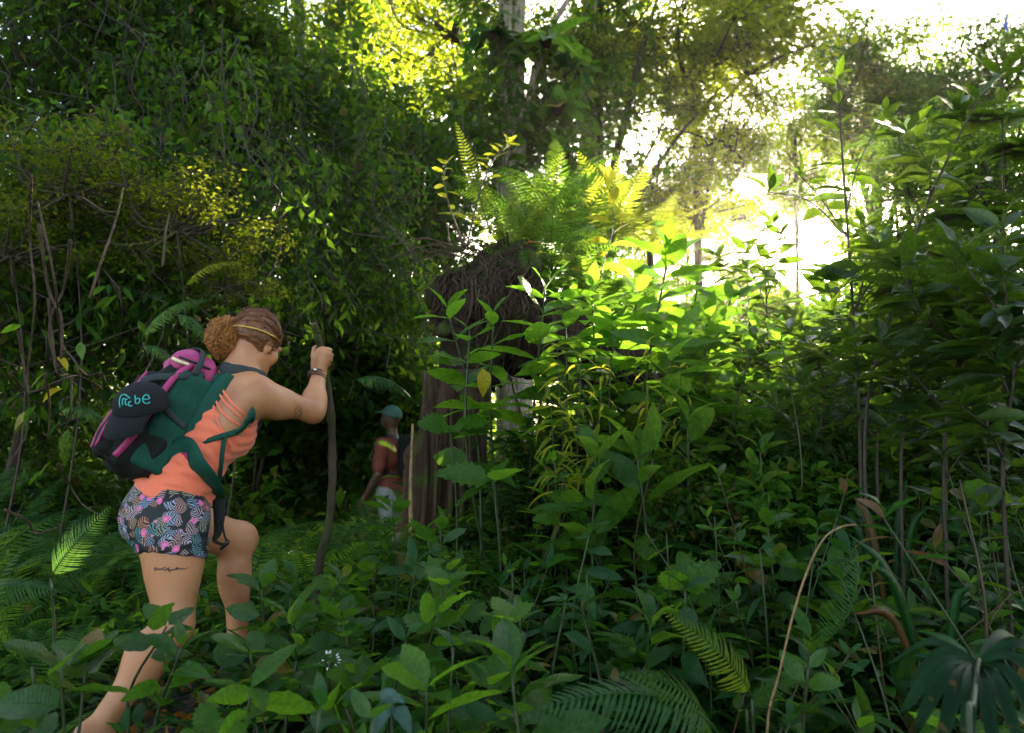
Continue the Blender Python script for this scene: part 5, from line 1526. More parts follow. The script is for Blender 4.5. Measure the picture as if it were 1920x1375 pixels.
# plants that grow on top of the stump
top = P(880, 468, 5.0)
leafy('seedling', [P(876, 470, 4.95), P(884, 420, 4.95), P(900, 360, 4.95), P(925, 300, 4.97), P(955, 268, 5.0)], 'young', .13, 13, 'yellow-leaved sapling on the stump top with round leaves against the trees', 'sapling', stem='redstem', t0=.55, el=(.2, .3), r=(.008, .004), jit=.8)
leafy('seedling', [P(872, 466, 4.9), P(858, 430, 4.9), P(840, 380, 4.9), P(832, 335, 4.9), P(836, 308, 4.92)], 'young', .11, 9, 'thin red-stemmed sapling leaning left on the stump top', 'sapling', stem='redstem', t0=.45, el=(-.1, .3), r=(.007, .003))
for (x0, y0, x1, y1, dd, key, lab, rl) in [
    (920, 440, 862, 252, 5.0, 'narrow', 'tall narrow yellow fern frond standing highest on the stump', .0),
    (945, 470, 900, 330, 5.05, 'narrow', 'short narrow yellow fern frond beside the tallest one', .4),
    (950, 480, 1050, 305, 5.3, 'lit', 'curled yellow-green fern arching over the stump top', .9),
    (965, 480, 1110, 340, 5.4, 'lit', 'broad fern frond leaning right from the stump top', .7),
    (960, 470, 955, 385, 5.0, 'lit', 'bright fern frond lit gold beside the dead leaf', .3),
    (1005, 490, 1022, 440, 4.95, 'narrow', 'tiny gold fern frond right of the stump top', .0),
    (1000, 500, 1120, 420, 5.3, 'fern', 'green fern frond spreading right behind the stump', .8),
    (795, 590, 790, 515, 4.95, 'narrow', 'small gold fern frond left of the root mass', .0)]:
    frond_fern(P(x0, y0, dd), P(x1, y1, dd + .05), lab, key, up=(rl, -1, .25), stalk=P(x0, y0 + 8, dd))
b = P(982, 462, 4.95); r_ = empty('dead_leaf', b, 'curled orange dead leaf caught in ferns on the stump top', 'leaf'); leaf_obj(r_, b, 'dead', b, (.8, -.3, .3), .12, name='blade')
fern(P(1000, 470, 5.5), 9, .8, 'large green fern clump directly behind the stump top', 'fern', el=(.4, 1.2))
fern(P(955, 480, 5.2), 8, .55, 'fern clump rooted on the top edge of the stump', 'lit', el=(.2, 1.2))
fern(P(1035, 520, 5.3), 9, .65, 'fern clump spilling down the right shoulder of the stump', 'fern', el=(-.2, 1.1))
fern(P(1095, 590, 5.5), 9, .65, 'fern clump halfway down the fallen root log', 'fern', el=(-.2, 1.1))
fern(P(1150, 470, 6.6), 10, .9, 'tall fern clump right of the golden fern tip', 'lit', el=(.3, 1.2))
fern(P(1040, 400, 6.4), 9, .8, 'high fern clump between the stump top and the trunks', 'fern', el=(.1, 1.2))
fern(P(1210, 600, 5.9), 9, .7, 'fern clump between root log and bright leaves', 'fern', el=(.0, 1.1))
leafy('shrub', [P(1010, 560, 5.4), P(1020, 470, 5.4), P(1050, 400, 5.4), P(1090, 350, 5.4)], 'bright', .26, 18, 'leafy climber with wide leaves rising behind the stump ferns', 'shrub', t0=.2, jit=.7)
leafy('shrub', [P(1120, 600, 5.8), P(1130, 500, 5.8), P(1150, 420, 5.8), P(1140, 340, 5.8)], 'young', .26, 18, 'gold-green leafy climber right of the stump ferns', 'shrub', t0=.2, jit=.7)
fern(P(1080, 520, 6.2), 10, 1.0, 'large fern clump right of the stump top', 'fern', el=(.3, 1.1))
# ------------------------------------------------------------------ bright broad-leaved shrubs in front of the stump
def gp2(px, d):
    w = P(px, 700, d); return np.array([w[0], w[1], gz(w[0], w[1])])
def path_to(px0, px1, py1, d0, d1, bow=.06):
    a = gp2(px0, d0); b = P(px1, py1, d1)
    m = a * .45 + b * .55 + np.array([(b[0] - a[0]) * -.15, 0, 0]) + rng.normal(size=3) * bow * np.array([1, 1, .2])
    return [a, m, b]
for px0, px1, py1, d0, d1, L, n, lab, kw in [
    (905, 838, 600, 3.9, 3.85, .30, 10, 'bright leafy plant reaching furthest left across the root mass', dict(t0=.62, face=(-.5, -.1, .1))),
    (925, 880, 640, 3.9, 3.8, .24, 10, 'bright plant with narrow leaves low in front of the root mass', dict(t0=.55)),
    (950, 925, 612, 4.0, 3.95, .25, 10, 'bright plant in the middle of the leafy row before the root mass', dict(t0=.6)),
    (985, 1022, 565, 4.0, 3.9, .30, 10, 'bright plant with one round upright leaf at its tip beside the root mass', dict(t0=.58)),
    (1150, 1255, 490, 4.1, 4.0, .33, 16, 'tallest bright broad-leaved shrub against the ferns left of the sun', dict(t0=.50)),
    (1170, 1150, 625, 4.0, 3.9, .30, 10, 'bright shrub with long level leaves right of the root mass', dict(t0=.5)),
    (1260, 1370, 585, 4.2, 4.1, .27, 12, 'bright shrub nearest the sun with drooping side leaves', dict(t0=.55)),
    (1210, 1270, 655, 3.8, 3.7, .32, 10, 'low bright shrub with two long leaves pointing right', dict(t0=.45, face=(.6, 0, 0))),
    (1320, 1330, 700, 4.3, 4.2, .24, 12, 'bright shrub half hidden below the drooping one', dict(t0=.4)),
    (1100, 1110, 560, 4.2, 4.1, .28, 10, 'bright plant high between stump ferns and tallest bright shrub', dict(t0=.6)), (1230, 1310, 540, 4.4, 4.3, .30, 12, 'bright shrub with upright tip halfway to the sun', dict(t0=.55)),
    (1030, 1060, 600, 4.1, 4.0, .27, 12, 'bright plant right of the round upright leaf', dict(t0=.5)), (1200, 1195, 570, 4.3, 4.2, .28, 12, 'bright shrub left behind the tallest bright one', dict(t0=.5)), (1350, 1325, 620, 4.0, 3.95, .28, 12, 'bright shrub with broad blades just left below the sun', dict(t0=.5)), (1290, 1420, 640, 3.9, 3.8, .26, 12, 'bright shrub leaning furthest right towards the sun', dict(t0=.5)),
    (1090, 1085, 690, 4.2, 4.1, .22, 10, 'green shrub among bamboo leaves in front of the roots', dict(t0=.4))]:
    kw['t0'] = kw['t0'] * .75; leafy('shrub', path_to(px0, px1, py1 - 22, d0, d1), 'bright', L * (1.12 if px1 < 1000 else 1.32), int(n * (1.2 if px1 < 1000 else 1.8)), lab, 'shrub', arr='opp', el=(-.25, .25), r=(.009, .0045), jit=.35, **kw)
# yellowed leaf hanging below
b = P(905, 690, 3.75); r_ = empty('yellow_leaf', b, 'wilted yellow leaf hanging below the bright plants before the stump', 'leaf')
leaf_obj(r_, b, 'yellowing', b, (.1, -.25, -1), .13, name='blade')
# jagged leaf plants before the stump foot
for px, py, d, dirs, lab in [(925, 905, 3.3, [((-1, -.1, .25), .30), ((.4, -.5, .3), .24), ((-.7, -.3, -.35), .24), ((.2, .6, .5), .2)], 'plant with a big jagged-edged leaf in front of the stump foot'),
                             (845, 800, 3.7, [((-.7, -.3, .1), .2), ((.9, -.2, .15), .24), ((.2, -.8, -.1), .18)], 'smaller jagged-leaved plant against the stump wood')]:
    b = gp2(px + 10, d); tp = P(px, py, d); r_ = empty('jagged_plant', b, lab, 'plant')
    stem_obj('stem', catmull([b, (b + tp) / 2 + np.array([.02, 0, 0]), tp], 10), np.linspace(.007, .004, 10), MAT['stem'], r_, b)
    for dr, L in dirs: leaf_obj(r_, b, 'jag', tp, dr, L * .78, up=(0, -.5, 1))
# thin bamboo with golden drooping leaves
for i, (px0, px1, py1, d, lab) in enumerate([(1075, 1045, 650, 3.55, 'golden bamboo sprig left of the others, in front of the roots'), (1085, 1090, 665, 3.5, 'golden bamboo sprig with leaves hanging straight down'), (1120, 1130, 690, 3.5, 'golden bamboo sprig in the middle of three'),
                                  (1060, 1030, 720, 3.4, 'low golden bamboo sprig over the dark roots'), (1260, 1275, 690, 3.5, 'golden bamboo sprig under the long bright leaves'), (1190, 1215, 640, 3.6, 'golden bamboo sprig with pink-tipped curled leaves')]):
    leafy('bamboo', path_to(px0, px1, py1, d, d - .05, .03), 'bamboo', .16, 20, lab, 'bamboo', t0=.45, el=(-.5, -.2), stem='stem', r=(.0028, .0012), jit=.8)
# pleated leaves
for px0, px1, py1, d, L, n, lab in [(1180, 1195, 860, 3.3, .36, 8, 'pleated-leaf palm seedling with upright yellowish blades'), (1270, 1290, 800, 3.5, .34, 7, 'pleated-leaf seedling with one grey-green blade hanging like a flag'), (1130, 1120, 870, 3.2, .30, 6, 'pleated-leaf seedling with torn bright blade on the left')]:
    leafy('pleated_plant', path_to(px0, px1, py1, d, d - .05, .03), 'pleat', L, n, lab, 'plant', t0=.45, el=(.2, .95), r=(.008, .005), jit=.4)

# ------------------------------------------------------------------ dark glossy bush on the right, with the sapling that crosses the sun's edge
def glossy(pts, label, n, L, branches=(), key='glossy', r=(.008, .0035), t0=.25, el=(-.3, .35), name='sapling', bn=9, bL=None, face=None):
    base = np.array(pts[0], float); root = empty(name, base, label, 'sapling')
    c = catmull(pts, 22); stem_obj('stem', c, np.linspace(r[0], r[1], 22), MAT['darkstem'], root, base, 6, .04)
    add_leaves(root, base, c, key, L, n, 'alt', t0=t0, el=el, jit=.5, face=face)
    for (t, e) in branches:
        o = c[int(t * 21)]; e = np.asarray(e, float); m = (o + e) / 2 + np.array([0, 0, .03]) + rng.normal(size=3) * .02
        b = catmull([o, m, e], 14); stem_obj('branch', b, np.linspace(r[1] * 1.1, .0018, 14), MAT['darkstem'], root, base, 5)
        add_leaves(root, base, b, key, bL or L, bn, 'alt', t0=.15, el=(-.35, .3), jit=.7)
    return root
glossy([gp2(1600, 3.1), P(1612, 820, 3.1), P(1598, 560, 3.08), P(1582, 330, 3.05), P(1570, 150, 3.0)], 'tall slim sapling standing right beside the sun, top against white sky', 10, .16,
       [(.62, P(1440, 360, 3.0)), (.50, P(1790, 290, 3.2)), (.70, P(1660, 210, 3.1)), (.66, P(1500, 330, 3.15))], t0=.74, bn=6)
BR = [
    ([gp2(1625, 3.0), P(1622, 800, 3.0), P(1680, 560, 3.0), P(1740, 380, 3.0), P(1830, 190, 3.0)], 'glossy sapling leaning right with long leaves under the white sky', 12, .20, [(.6, P(1560, 560, 2.95)), (.7, P(1860, 420, 3.0)), (.8, P(1700, 250, 3.05)), (.5, P(1850, 560, 2.9))]),
    ([gp2(1640, 3.3), P(1645, 780, 3.3), P(1690, 600, 3.3), P(1720, 430, 3.3)], 'dark many-branched bush whose purple-brown stems stand below the sun', 12, .17, [(.4, P(1480, 620, 3.2)), (.5, P(1560, 590, 3.1)), (.6, P(1800, 500, 3.2)), (.7, P(1620, 420, 3.4)), (.8, P(1800, 360, 3.4)), (.3, P(1500, 720, 3.2))]),
    ([gp2(1760, 2.7), P(1770, 850, 2.7), P(1800, 650, 2.65), P(1790, 470, 2.6)], 'dark glossy bush with bluish leaves hanging right of the sun', 12, .19, [(.45, P(1650, 640, 2.6)), (.6, P(1900, 560, 2.6)), (.7, P(1690, 500, 2.6)), (.8, P(1880, 430, 2.7)), (.3, P(1900, 700, 2.5))]),
    ([gp2(1880, 2.5), P(1880, 900, 2.5), P(1900, 700, 2.45), P(1880, 520, 2.4)], 'dark glossy bush cut by the right edge of the picture', 12, .18, [(.4, P(1800, 760, 2.4)), (.6, P(1830, 620, 2.4)), (.75, P(1960, 600, 2.4)), (.85, P(1800, 480, 2.5))]),
    ([gp2(1860, 3.4), P(1850, 800, 3.4), P(1880, 500, 3.4), P(1880, 260, 3.4), P(1875, 140, 3.4)], 'tall leafy sapling at the right edge below the blue butterfly', 14, .19, [(.6, P(1780, 330, 3.4)), (.75, P(1940, 300, 3.4)), (.85, P(1790, 210, 3.4)), (.5, P(1760, 480, 3.4))]),
    ([gp2(1520, 3.5), P(1530, 880, 3.5), P(1545, 720, 3.45), P(1500, 600, 3.4)], 'slim bush with speckled leaves directly under the sun', 10, .13, [(.4, P(1440, 760, 3.4)), (.6, P(1590, 660, 3.5)), (.7, P(1420, 640, 3.4)), (.5, P(1620, 760, 3.5))]),
    ([gp2(1700, 3.6), P(1690, 900, 3.6), P(1700, 760, 3.6)], 'low dark bush between the purple stems and the right edge', 10, .15, [(.4, P(1600, 820, 3.5)), (.6, P(1800, 800, 3.5)), (.8, P(1700, 680, 3.5)), (.5, P(1850, 700, 3.5))]),
    ([gp2(1560, 3.9), P(1575, 800, 3.9), P(1600, 620, 3.9), P(1620, 520, 3.85)], 'leafy bush that frames the lower right of the sun', 12, .16, [(.5, P(1480, 610, 3.85)), (.6, P(1560, 600, 3.9)), (.75, P(1680, 520, 3.9)), (.85, P(1640, 430, 3.9)), (.45, P(1420, 680, 3.8))]),
    ([gp2(1410, 4.6), P(1410, 760, 4.6), P(1405, 600, 4.6), P(1400, 470, 4.6)], 'slender dark bush between the bright shrubs and the sun', 14, .15, [(.5, P(1330, 600, 4.5)), (.65, P(1480, 560, 4.6)), (.8, P(1345, 480, 4.6)), (.9, P(1450, 420, 4.6)), (.55, P(1460, 640, 4.5))]),
    ([gp2(1560, 4.8), P(1560, 780, 4.8), P(1575, 640, 4.8), P(1640, 500, 4.8)], 'dark bush behind the sun-side sapling with leaves under the sun', 14, .15, [(.5, P(1500, 620, 4.8)), (.6, P(1545, 590, 4.8)), (.8, P(1680, 560, 4.8)), (.9, P(1620, 420, 4.8)), (.5, P(1640, 640, 4.8))]),
    ([gp2(1450, 4.2), P(1450, 760, 4.2), P(1440, 620, 4.2), P(1435, 520, 4.15)], 'thin bush with dark leaves just left of the sun', 10, .14, [(.5, P(1380, 640, 4.1)), (.7, P(1490, 590, 4.2)), (.8, P(1400, 500, 4.2)), (.9, P(1465, 440, 4.2))]),
    ([gp2(1680, 2.9), P(1690, 850, 2.9), P(1720, 640, 2.85), P(1700, 480, 2.8)], 'dark shrub with long leaves hanging over the purple stems', 12, .18, [(.5, P(1600, 640, 2.8)), (.65, P(1800, 600, 2.8)), (.8, P(1640, 470, 2.8)), (.4, P(1780, 720, 2.8))]),
]
for pts, lab, n, L, br in BR:
    glossy(pts, lab, int(n * 1.4), L * 1.1, br, bn=19)

# ------------------------------------------------------------------ ferns of the foreground and left side
frond_fern(P(1345, 1375, 1.70), P(965, 1318, 1.55), 'big arching pale fern frond across the bottom right centre', 'pale', up=(.0, -.55, .9), sc=1.05)
frond_fern(P(1330, 1400, 1.75), P(1190, 1260, 1.6), 'half-hidden fern frond under the arching pale one', 'fern', up=(.2, -.6, .8))
frond_fern(P(1410, 1310, 2.0), P(1262, 1155, 1.95), 'yellow-green fern frond pointing up left beside the dry stalk', 'lit', up=(-.2, -.7, .6))
frond_fern(P(1400, 1330, 2.05), P(1520, 1260, 2.0), 'yellow-green fern frond crossing behind the dry stalk', 'fern', up=(.1, -.6, .8))
frond_fern(P(1520, 1220, 2.3), P(1610, 1035, 2.2), 'blue-green fern frond standing upright right of the dry stalk', 'pale', up=(.35, -.95, .1), roll=.2)
frond_fern(P(95, 1085, 3.0), P(195, 962, 2.95), 'pale upright fern frond on the left near the shorts', 'pale', up=(.2, -1, .1))
frond_fern(P(60, 1250, 2.1), P(20, 1030, 2.0), 'large fern frond hanging into the left bottom corner', 'fern', up=(-.6, -.6, .5))
frond_fern(P(-60, 1150, 2.1), P(90, 1100, 2.0), 'fern frond entering from the left edge', 'pale', up=(.1, -.7, .7))
for x0, y0, x1, y1, dd, key, lab in [(265, 640, 375, 560, 4.6, 'pale', 'upper pale fern frond arching behind the backpack'), (268, 650, 330, 690, 4.5, 'pale', 'drooping pale fern frond just above the backpack lid'), (330, 590, 390, 640, 4.4, 'pale', 'pale fern frond touching the curly hair'),
                                     (345, 545, 445, 490, 4.8, 'lit', 'yellowish fern frond above the curly hair'), (110, 775, 205, 795, 4.2, 'pale', 'fern frond left of the backpack'), (130, 800, 120, 870, 4.0, 'fern', 'short fern frond hanging left of the backpack'),
                                     (660, 715, 770, 740, 5.6, 'pale', 'pale fern frond over the cap of the far man'), (700, 830, 745, 845, 5.2, 'fern', 'fern frond across the chest of the far man')]:
    frond_fern(P(x0, y0, dd), P(x1, y1, dd - .05), lab, key, up=(.1, -.6, .8), stalk=P(x0 - 6, y0 + 30, dd + .1))
def tree_fern(px, py, d, n, L, key, label):
    t = P(px, py, d); b = gp2(px - 8, d); root = empty('tree_fern', b, label, 'fern')
    V, F, A = tube(catmull([b - np.array([0, 0, .03]), (b + t) / 2 + np.array([.03, 0, 0]), t], 14), np.linspace(.05, .032, 14), 9, rough=.12); obj('trunk', mesh('trunk', V - b, F, MAT['rootmass'], A), root)
    for k in range(n):
        a = k * 6.283 / n + rng.normal() * .15; e = rng.uniform(.15, .75)
        frond_obj(root, b, key, t, (math.cos(a) * math.cos(e), math.sin(a) * math.cos(e), math.sin(e)), L * rng.uniform(.8, 1.1), roll=rng.normal() * .2)
tree_fern(1410, 690, 6.6, 11, .8, 'fern', 'tree fern with spread fronds left below the sun')
tree_fern(1280, 670, 7.0, 10, .8, 'pale', 'paler tree fern behind the bright broad leaves')
tree_fern(1500, 690, 7.4, 10, .8, 'fern', 'low tree fern directly under the sun')
tree_fern(1220, 470, 7.8, 11, .9, 'lit', 'gold-lit tree fern between the stump and the sky gap')
tree_fern(305, 600, 5.6, 10, .7, 'pale', 'tree fern arching over the backpack lid')
placed = []
def free(x, y, r):
    return all((x - a) ** 2 + (y - b) ** 2 > r * r for a, b in placed)
zones = [   # px range, depth range, count, length, key, elevation
    ((-40, 210), (3.4, 6.0), 12, (.45, .75), 'fern', (.3, 1.0)), ((210, 780), (3.9, 8.0), 26, (.45, .8), 'fern', (.25, .9)),
    ((940, 1500), (5.2, 8.5), 18, (.6, 1.0), 'fern', (.3, 1.1)), ((1300, 1560), (5.0, 8.0), 8, (.7, 1.0), 'fern', (.4, 1.1)),
    ((1350, 1900), (2.0, 3.6), 10, (.30, .5), 'fern', (.3, 1.0)), ((-30, 330), (1.9, 3.6), 18, (.25, .45), 'fern', (.25, .8)), ((800, 1350), (2.2, 4.4), 8, (.3, .45), 'fern', (.3, .9))]
for (p0, p1), (d0, d1), n, (l0, l1), key, el in zones:
    k = 0; tries = 0
    while k < n and tries < 400:
        tries += 1
        px = rng.uniform(p0, p1); d = rng.uniform(d0, d1); b = gp2(px, d)
        if not free(b[0], b[1], .30) or (-1.45 < b[0] < -.6 and 2.2 < b[1] < 3.3): continue
        placed.append((b[0], b[1])); k += 1
        fern(b, int(rng.integers(6, 10)), rng.uniform(l0, l1), auto_label(['clump of green fern', 'small fern clump', 'spreading fern clump', 'leaning fern clump'], b[0], b[1]), key if rng.random() < .8 else 'pale', el, group='fern clumps on the forest floor')

# ------------------------------------------------------------------ leafy plants named one by one in the foreground
for px0, px1, py1, d, key, L, n, arr, lab, kw in [
    (310, 312, 1175, 2.15, 'round', .15, 3, 'alt', 'round-leaved plant in front of the rear knee of the woman', dict(t0=.75, el=(-.1, .2))),
    (330, 340, 1215, 2.05, 'broad', .19, 8, 'opp', 'large-leaved plant hiding the rear calf of the woman', dict(t0=.6)),
    (470, 470, 1225, 2.1, 'round', .15, 6, 'alt', 'round-leaved plant right in front of the front shoe', dict(t0=.7, el=(-.15, .1))),
    (560, 555, 1240, 2.15, 'broad', .15, 6, 'opp', 'teal-leaved plant right of the front shoe', dict(t0=.6)),
    (110, 115, 1255, 1.75, 'round', .20, 3, 'alt', 'two big round leaves on one stem in the left bottom corner', dict(t0=.8, el=(-.1, .15))),
    (165, 160, 1250, 1.8, 'round', .13, 2, 'alt', 'single bright round leaf beside the rear leg', dict(t0=.85)),
    (480, 470, 1290, 1.8, 'bright', .20, 6, 'alt', 'bright plant with hanging leaves at the bottom left centre', dict(t0=.75, el=(-.6, -.2))),
    (560, 545, 1120, 2.7, 'lance', .20, 10, 'alt', 'lance-leaved plant crossing the shin of the front leg', dict(t0=.5)),
    (520, 490, 1105, 2.6, 'broad', .16, 8, 'alt', 'leafy seedling left of the stick foot', dict(t0=.5)),
    (640, 640, 1085, 2.7, 'broad', .18, 10, 'opp', 'broad seedling standing right of the walking stick', dict(t0=.45)),
    (740, 735, 955, 3.2, 'broad', .20, 10, 'opp', 'seedling with reddish young leaves left of the stump foot', dict(t0=.6)),
    (825, 825, 985, 3.0, 'broad', .17, 10, 'opp', 'tall seedling with whorl of leaves in front of the stump', dict(t0=.55)),
    (800, 780, 1060, 2.7, 'lance', .22, 8, 'alt', 'seedling with one long arched leaf left of centre', dict(t0=.5)),
    (770, 760, 1205, 2.0, 'teal', .18, 8, 'opp', 'grey-teal plant with hanging wavy leaves near the bottom centre', dict(t0=.6, el=(-.7, -.3))),
    (855, 850, 1215, 2.0, 'teal', .17, 8, 'opp', 'teal plant with one orange leaf at the bottom centre', dict(t0=.5, el=(-.3, .2))),
    (840, 800, 1290, 1.7, 'bright', .22, 5, 'alt', 'yellow-edged bright leaves low at the bottom centre', dict(t0=.7, el=(-.2, .2))),
    (890, 960, 1270, 1.75, 'broad', .24, 5, 'alt', 'plant with one long leaf pointing right beside the arching fern', dict(t0=.7, face=(.7, 0, .1))),
    (980, 975, 1150, 2.3, 'broad', .15, 8, 'opp', 'plant with squarish level leaves left of the arching fern', dict(t0=.5)),
    (1060, 1060, 1130, 2.3, 'teal', .16, 8, 'alt', 'teal plant with folded hanging leaves above the arching fern', dict(t0=.5, el=(-.6, 0))),
    (1110, 1105, 1000, 2.6, 'teal', .18, 9, 'alt', 'plant with a single pale drooping leaf at centre right', dict(t0=.5, el=(-.5, .1))),
    (1280, 1285, 1110, 2.4, 'teal', .20, 8, 'opp', 'teal plant with wide drooping leaves beside the feathery spike', dict(t0=.5, el=(-.5, -.1))),
    (1440, 1440, 990, 2.8, 'broad', .20, 6, 'alt', 'plant with one bright heart-shaped leaf left of the stalk tip', dict(t0=.6)),
    (1420, 1425, 1030, 2.6, 'lance', .18, 9, 'alt', 'slim plant with hanging lance leaves left of the dry stalk', dict(t0=.4, el=(-.7, -.1))),
    (1500, 1515, 1255, 1.9, 'broad', .15, 8, 'opp', 'low leafy plant between the dry stalk and the palm leaf', dict(t0=.4)),
    (590, 600, 1330, 1.55, 'teal', .17, 7, 'opp', 'teal-leaved plant along the bottom edge left of centre', dict(t0=.4)),
    (690, 700, 1350, 1.5, 'broad', .17, 7, 'opp', 'broad plant along the bottom edge below the blossom', dict(t0=.4)),
    (1470, 1465, 640, 3.3, 'bright', .15, 3, 'alt', 'sunlit torn leaf on a thin stem left below the sun', dict(t0=.9))]:
    leafy('leafy_plant', path_to(px0, px1, py1, d, d - .03, .03), key, L, n, lab, 'plant', arr=arr, jit=.4, **kw)

# tall thin stems, dry stalk, strap leaves
root = empty('dry_stalk', gp2(1420, 1.95), 'long pale dry stalk bending over at its tip on the right', 'stalk'); b0 = np.array(root.location)
stem_obj('stalk', catmull([b0, P(1438, 1375, 1.93), P(1462, 1260, 1.92), P(1488, 1150, 1.9), P(1516, 1065, 1.88), P(1545, 1010, 1.86), P(1578, 988, 1.85), P(1606, 984, 1.85)], 30), np.linspace(.0034, .0018, 30) * (1 + .12 * (np.arange(30) % 6 == 0)), MAT['dry'], root, b0, 6, .05)
def strap_plant(px, d, ends, label, key='lance', w=1.0):
    b = gp2(px, d); root = empty('strap_plant', b, label, 'plant')
    for (x, y, dd) in ends:
        e = P(x, y, dd); m = (b + e) / 2 + np.array([0, 0, .18])
        c = catmull([b, m, e], 16); wd = np.sin(np.linspace(.25, 3.1, 16)) * .016 * w
        V, F, A = tube(c, np.maximum(wd, .002), 4, flat=.12, up=(0, -.6, .8)); A[:, 1] = np.cos(A[:, 1] * 6.28)
        obj('leaf', mesh('leaf', V - b, F, MAT['teal'], A), root)
strap_plant(1740, 2.4, [(1590, 1000, 2.3), (1620, 1050, 2.3), (1820, 1100, 2.4), (1600, 1150, 2.2)], 'tuft of long strap leaves arching left on the right side')
strap_plant(1660, 2.9, [(1560, 960, 2.8), (1740, 950, 2.9), (1700, 900, 3.0), (1600, 930, 3.0)], 'smaller strap-leaved tuft behind the arching one')
for px0, px1, py1, d, r, mt, lab in [(1785, 1800, 900, 2.2, .005, 'redstem', 'thin upright brown stem at the lower right'), (1300, 1210, 995, 2.5, .003, 'stem', 'thin green stem crossing behind the drooping leaf'), (1230, 1225, 860, 3.0, .004, 'redstem', 'wiry dark stem winding through the pleated leaves')]:
    p_ = path_to(px0, px1, py1, d, d, .05); root = empty('bare_plant', p_[0], lab, 'stem'); stem_obj('stem', catmull(p_, 14), np.linspace(r, r * .5, 14), MAT[mt], root, p_[0], 5, .05)
    stem_obj('twig', catmull([p_[1], p_[1] + np.array([.06, 0, .08]), p_[1] + np.array([.14, .02, .10])], 8), np.linspace(r * .5, r * .2, 8), MAT[mt], root, p_[0], 4)

# the broad palm leaf in the bottom right corner
def palm_leaf():
    hub = P(1832, 1240, 1.5); b = gp2(1815, 1.2)
    root = empty('palm_plant', b, 'dark blue-green palm-like leaf with long fingers in the bottom right corner', 'palm')
    stem_obj('stalk', catmull([b, P(1819, 1400, 1.26), P(1825, 1320, 1.36), hub + np.array([0, -.006, .004])], 16), np.linspace(.0055, .0045, 16), MAT['stem'], root, b, 6)
    for e, w in [((1690, 1315, 1.45), .014), ((1665, 1225, 1.62), .013), ((1700, 1270, 1.52), .013), ((1715, 1350, 1.40), .014), ((1760, 1385, 1.35), .014), ((1810, 1400, 1.32), .014), ((1865, 1400, 1.32), .014), ((1915, 1385, 1.34), .014), ((1955, 1345, 1.38), .014), ((1980, 1290, 1.42), .014), ((1985, 1235, 1.5), .013), ((1930, 1195, 1.7), .012)]:
        q = P(*e); c = catmull([hub, (hub + q) / 2 + np.array([0, 0, .030]), q - np.array([0, 0, .02])], 14)
        wd = np.interp(np.linspace(0, 1, 14), [0, .15, .6, .9, 1], [.25, .7, 1, .7, .05]) * w
        sd = unit(np.cross(unit(q - hub), [0, -.5, .85]))
        V = np.concatenate([c - sd * wd[:, None], c + np.array([0, 0, -.008]), c + sd * wd[:, None]])
        i = np.arange(13); F = np.concatenate([np.stack([i, i + 14, i + 15, i + 1], 1), np.stack([i + 14, i + 28, i + 29, i + 15], 1)])
        A = np.zeros((42, 3)); A[:, 0] = np.tile(np.linspace(0, 1, 14), 3); A[:14, 1] = -1; A[28:, 1] = 1; A[:, 2] = rng.random()
        obj('finger', mesh('finger', V - b, F, MAT['palm'], A), root)
palm_leaf()

# woody vine tangle and bare stick on the left
root = empty('woody_vine', gp2(110, 3.9), 'tangle of bare brown woody vines at the left edge', 'vine'); b0 = np.array(root.location)
for pts in [[(60, 330), (55, 450), (62, 560), (60, 700), (50, 800), (20, 870)], [(75, 420), (90, 540), (112, 600), (108, 690), (90, 620), (105, 560)], [(70, 380), (100, 520), (118, 640), (145, 690), (140, 760), (118, 820)],
            [(92, 560), (98, 640), (105, 700), (132, 705), (135, 760), (125, 790)], [(20, 700), (60, 735), (110, 715), (150, 705), (190, 725)], [(150, 690), (165, 705), (190, 700), (200, 716)], [(85, 700), (85, 760), (88, 820)],
            [(110, 870), (130, 910), (155, 945), (185, 965)], [(10, 955), (50, 975), (75, 1000), (105, 990)], [(40, 620), (45, 690), (55, 740)], [(130, 450), (120, 540), (95, 600), (100, 680)]]:
    c = catmull([P(x + rng.normal() * 3, y, 3.9 + rng.normal() * .12) for x, y in pts], 30)
    stem_obj('stem', c, np.linspace(.009, .005, 30) * rng.uniform(.6, 1.1), MAT['root'], root, b0, 6, .06)
for (x, y, k, L) in [(105, 670, 'yellowing', .09), (85, 700, 'bright', .10), (118, 730, 'yellowing', .10), (70, 760, 'broad', .11), (100, 865, 'broad', .10), (85, 880, 'broad', .10), (120, 790, 'teal', .10), (62, 770, 'broad', .12), (40, 610, 'bright', .1), (150, 640, 'broad', .1)]:
    leaf_obj(root, b0, k, P(x, y, 3.85), (rng.normal(), -.3, -.7), L)
for pts, d, r, lab in [([(168, 560), (190, 490), (215, 420), (231, 352)], 4.1, .008, 'straight bare stick leaning right above the vine tangle'), ([(155, 370), (195, 395), (222, 398)], 4.1, .004, 'thin bare twig beside the leaning stick'),
                    ([(305, 500), (310, 440), (318, 400)], 5.0, .010, 'short pale stem behind the fine-leaved shrub'), ([(230, 230), (240, 270), (262, 285)], 5.5, .006, 'thin forked twig high on the left')]:
    c = [P(x, y, d) for x, y in pts]; root = empty('bare_stick', c[0], lab, 'stick'); stem_obj('stick', catmull(c, 12), np.linspace(r, r * .6, 12), MAT['stick'], root, c[0], 6, .06)
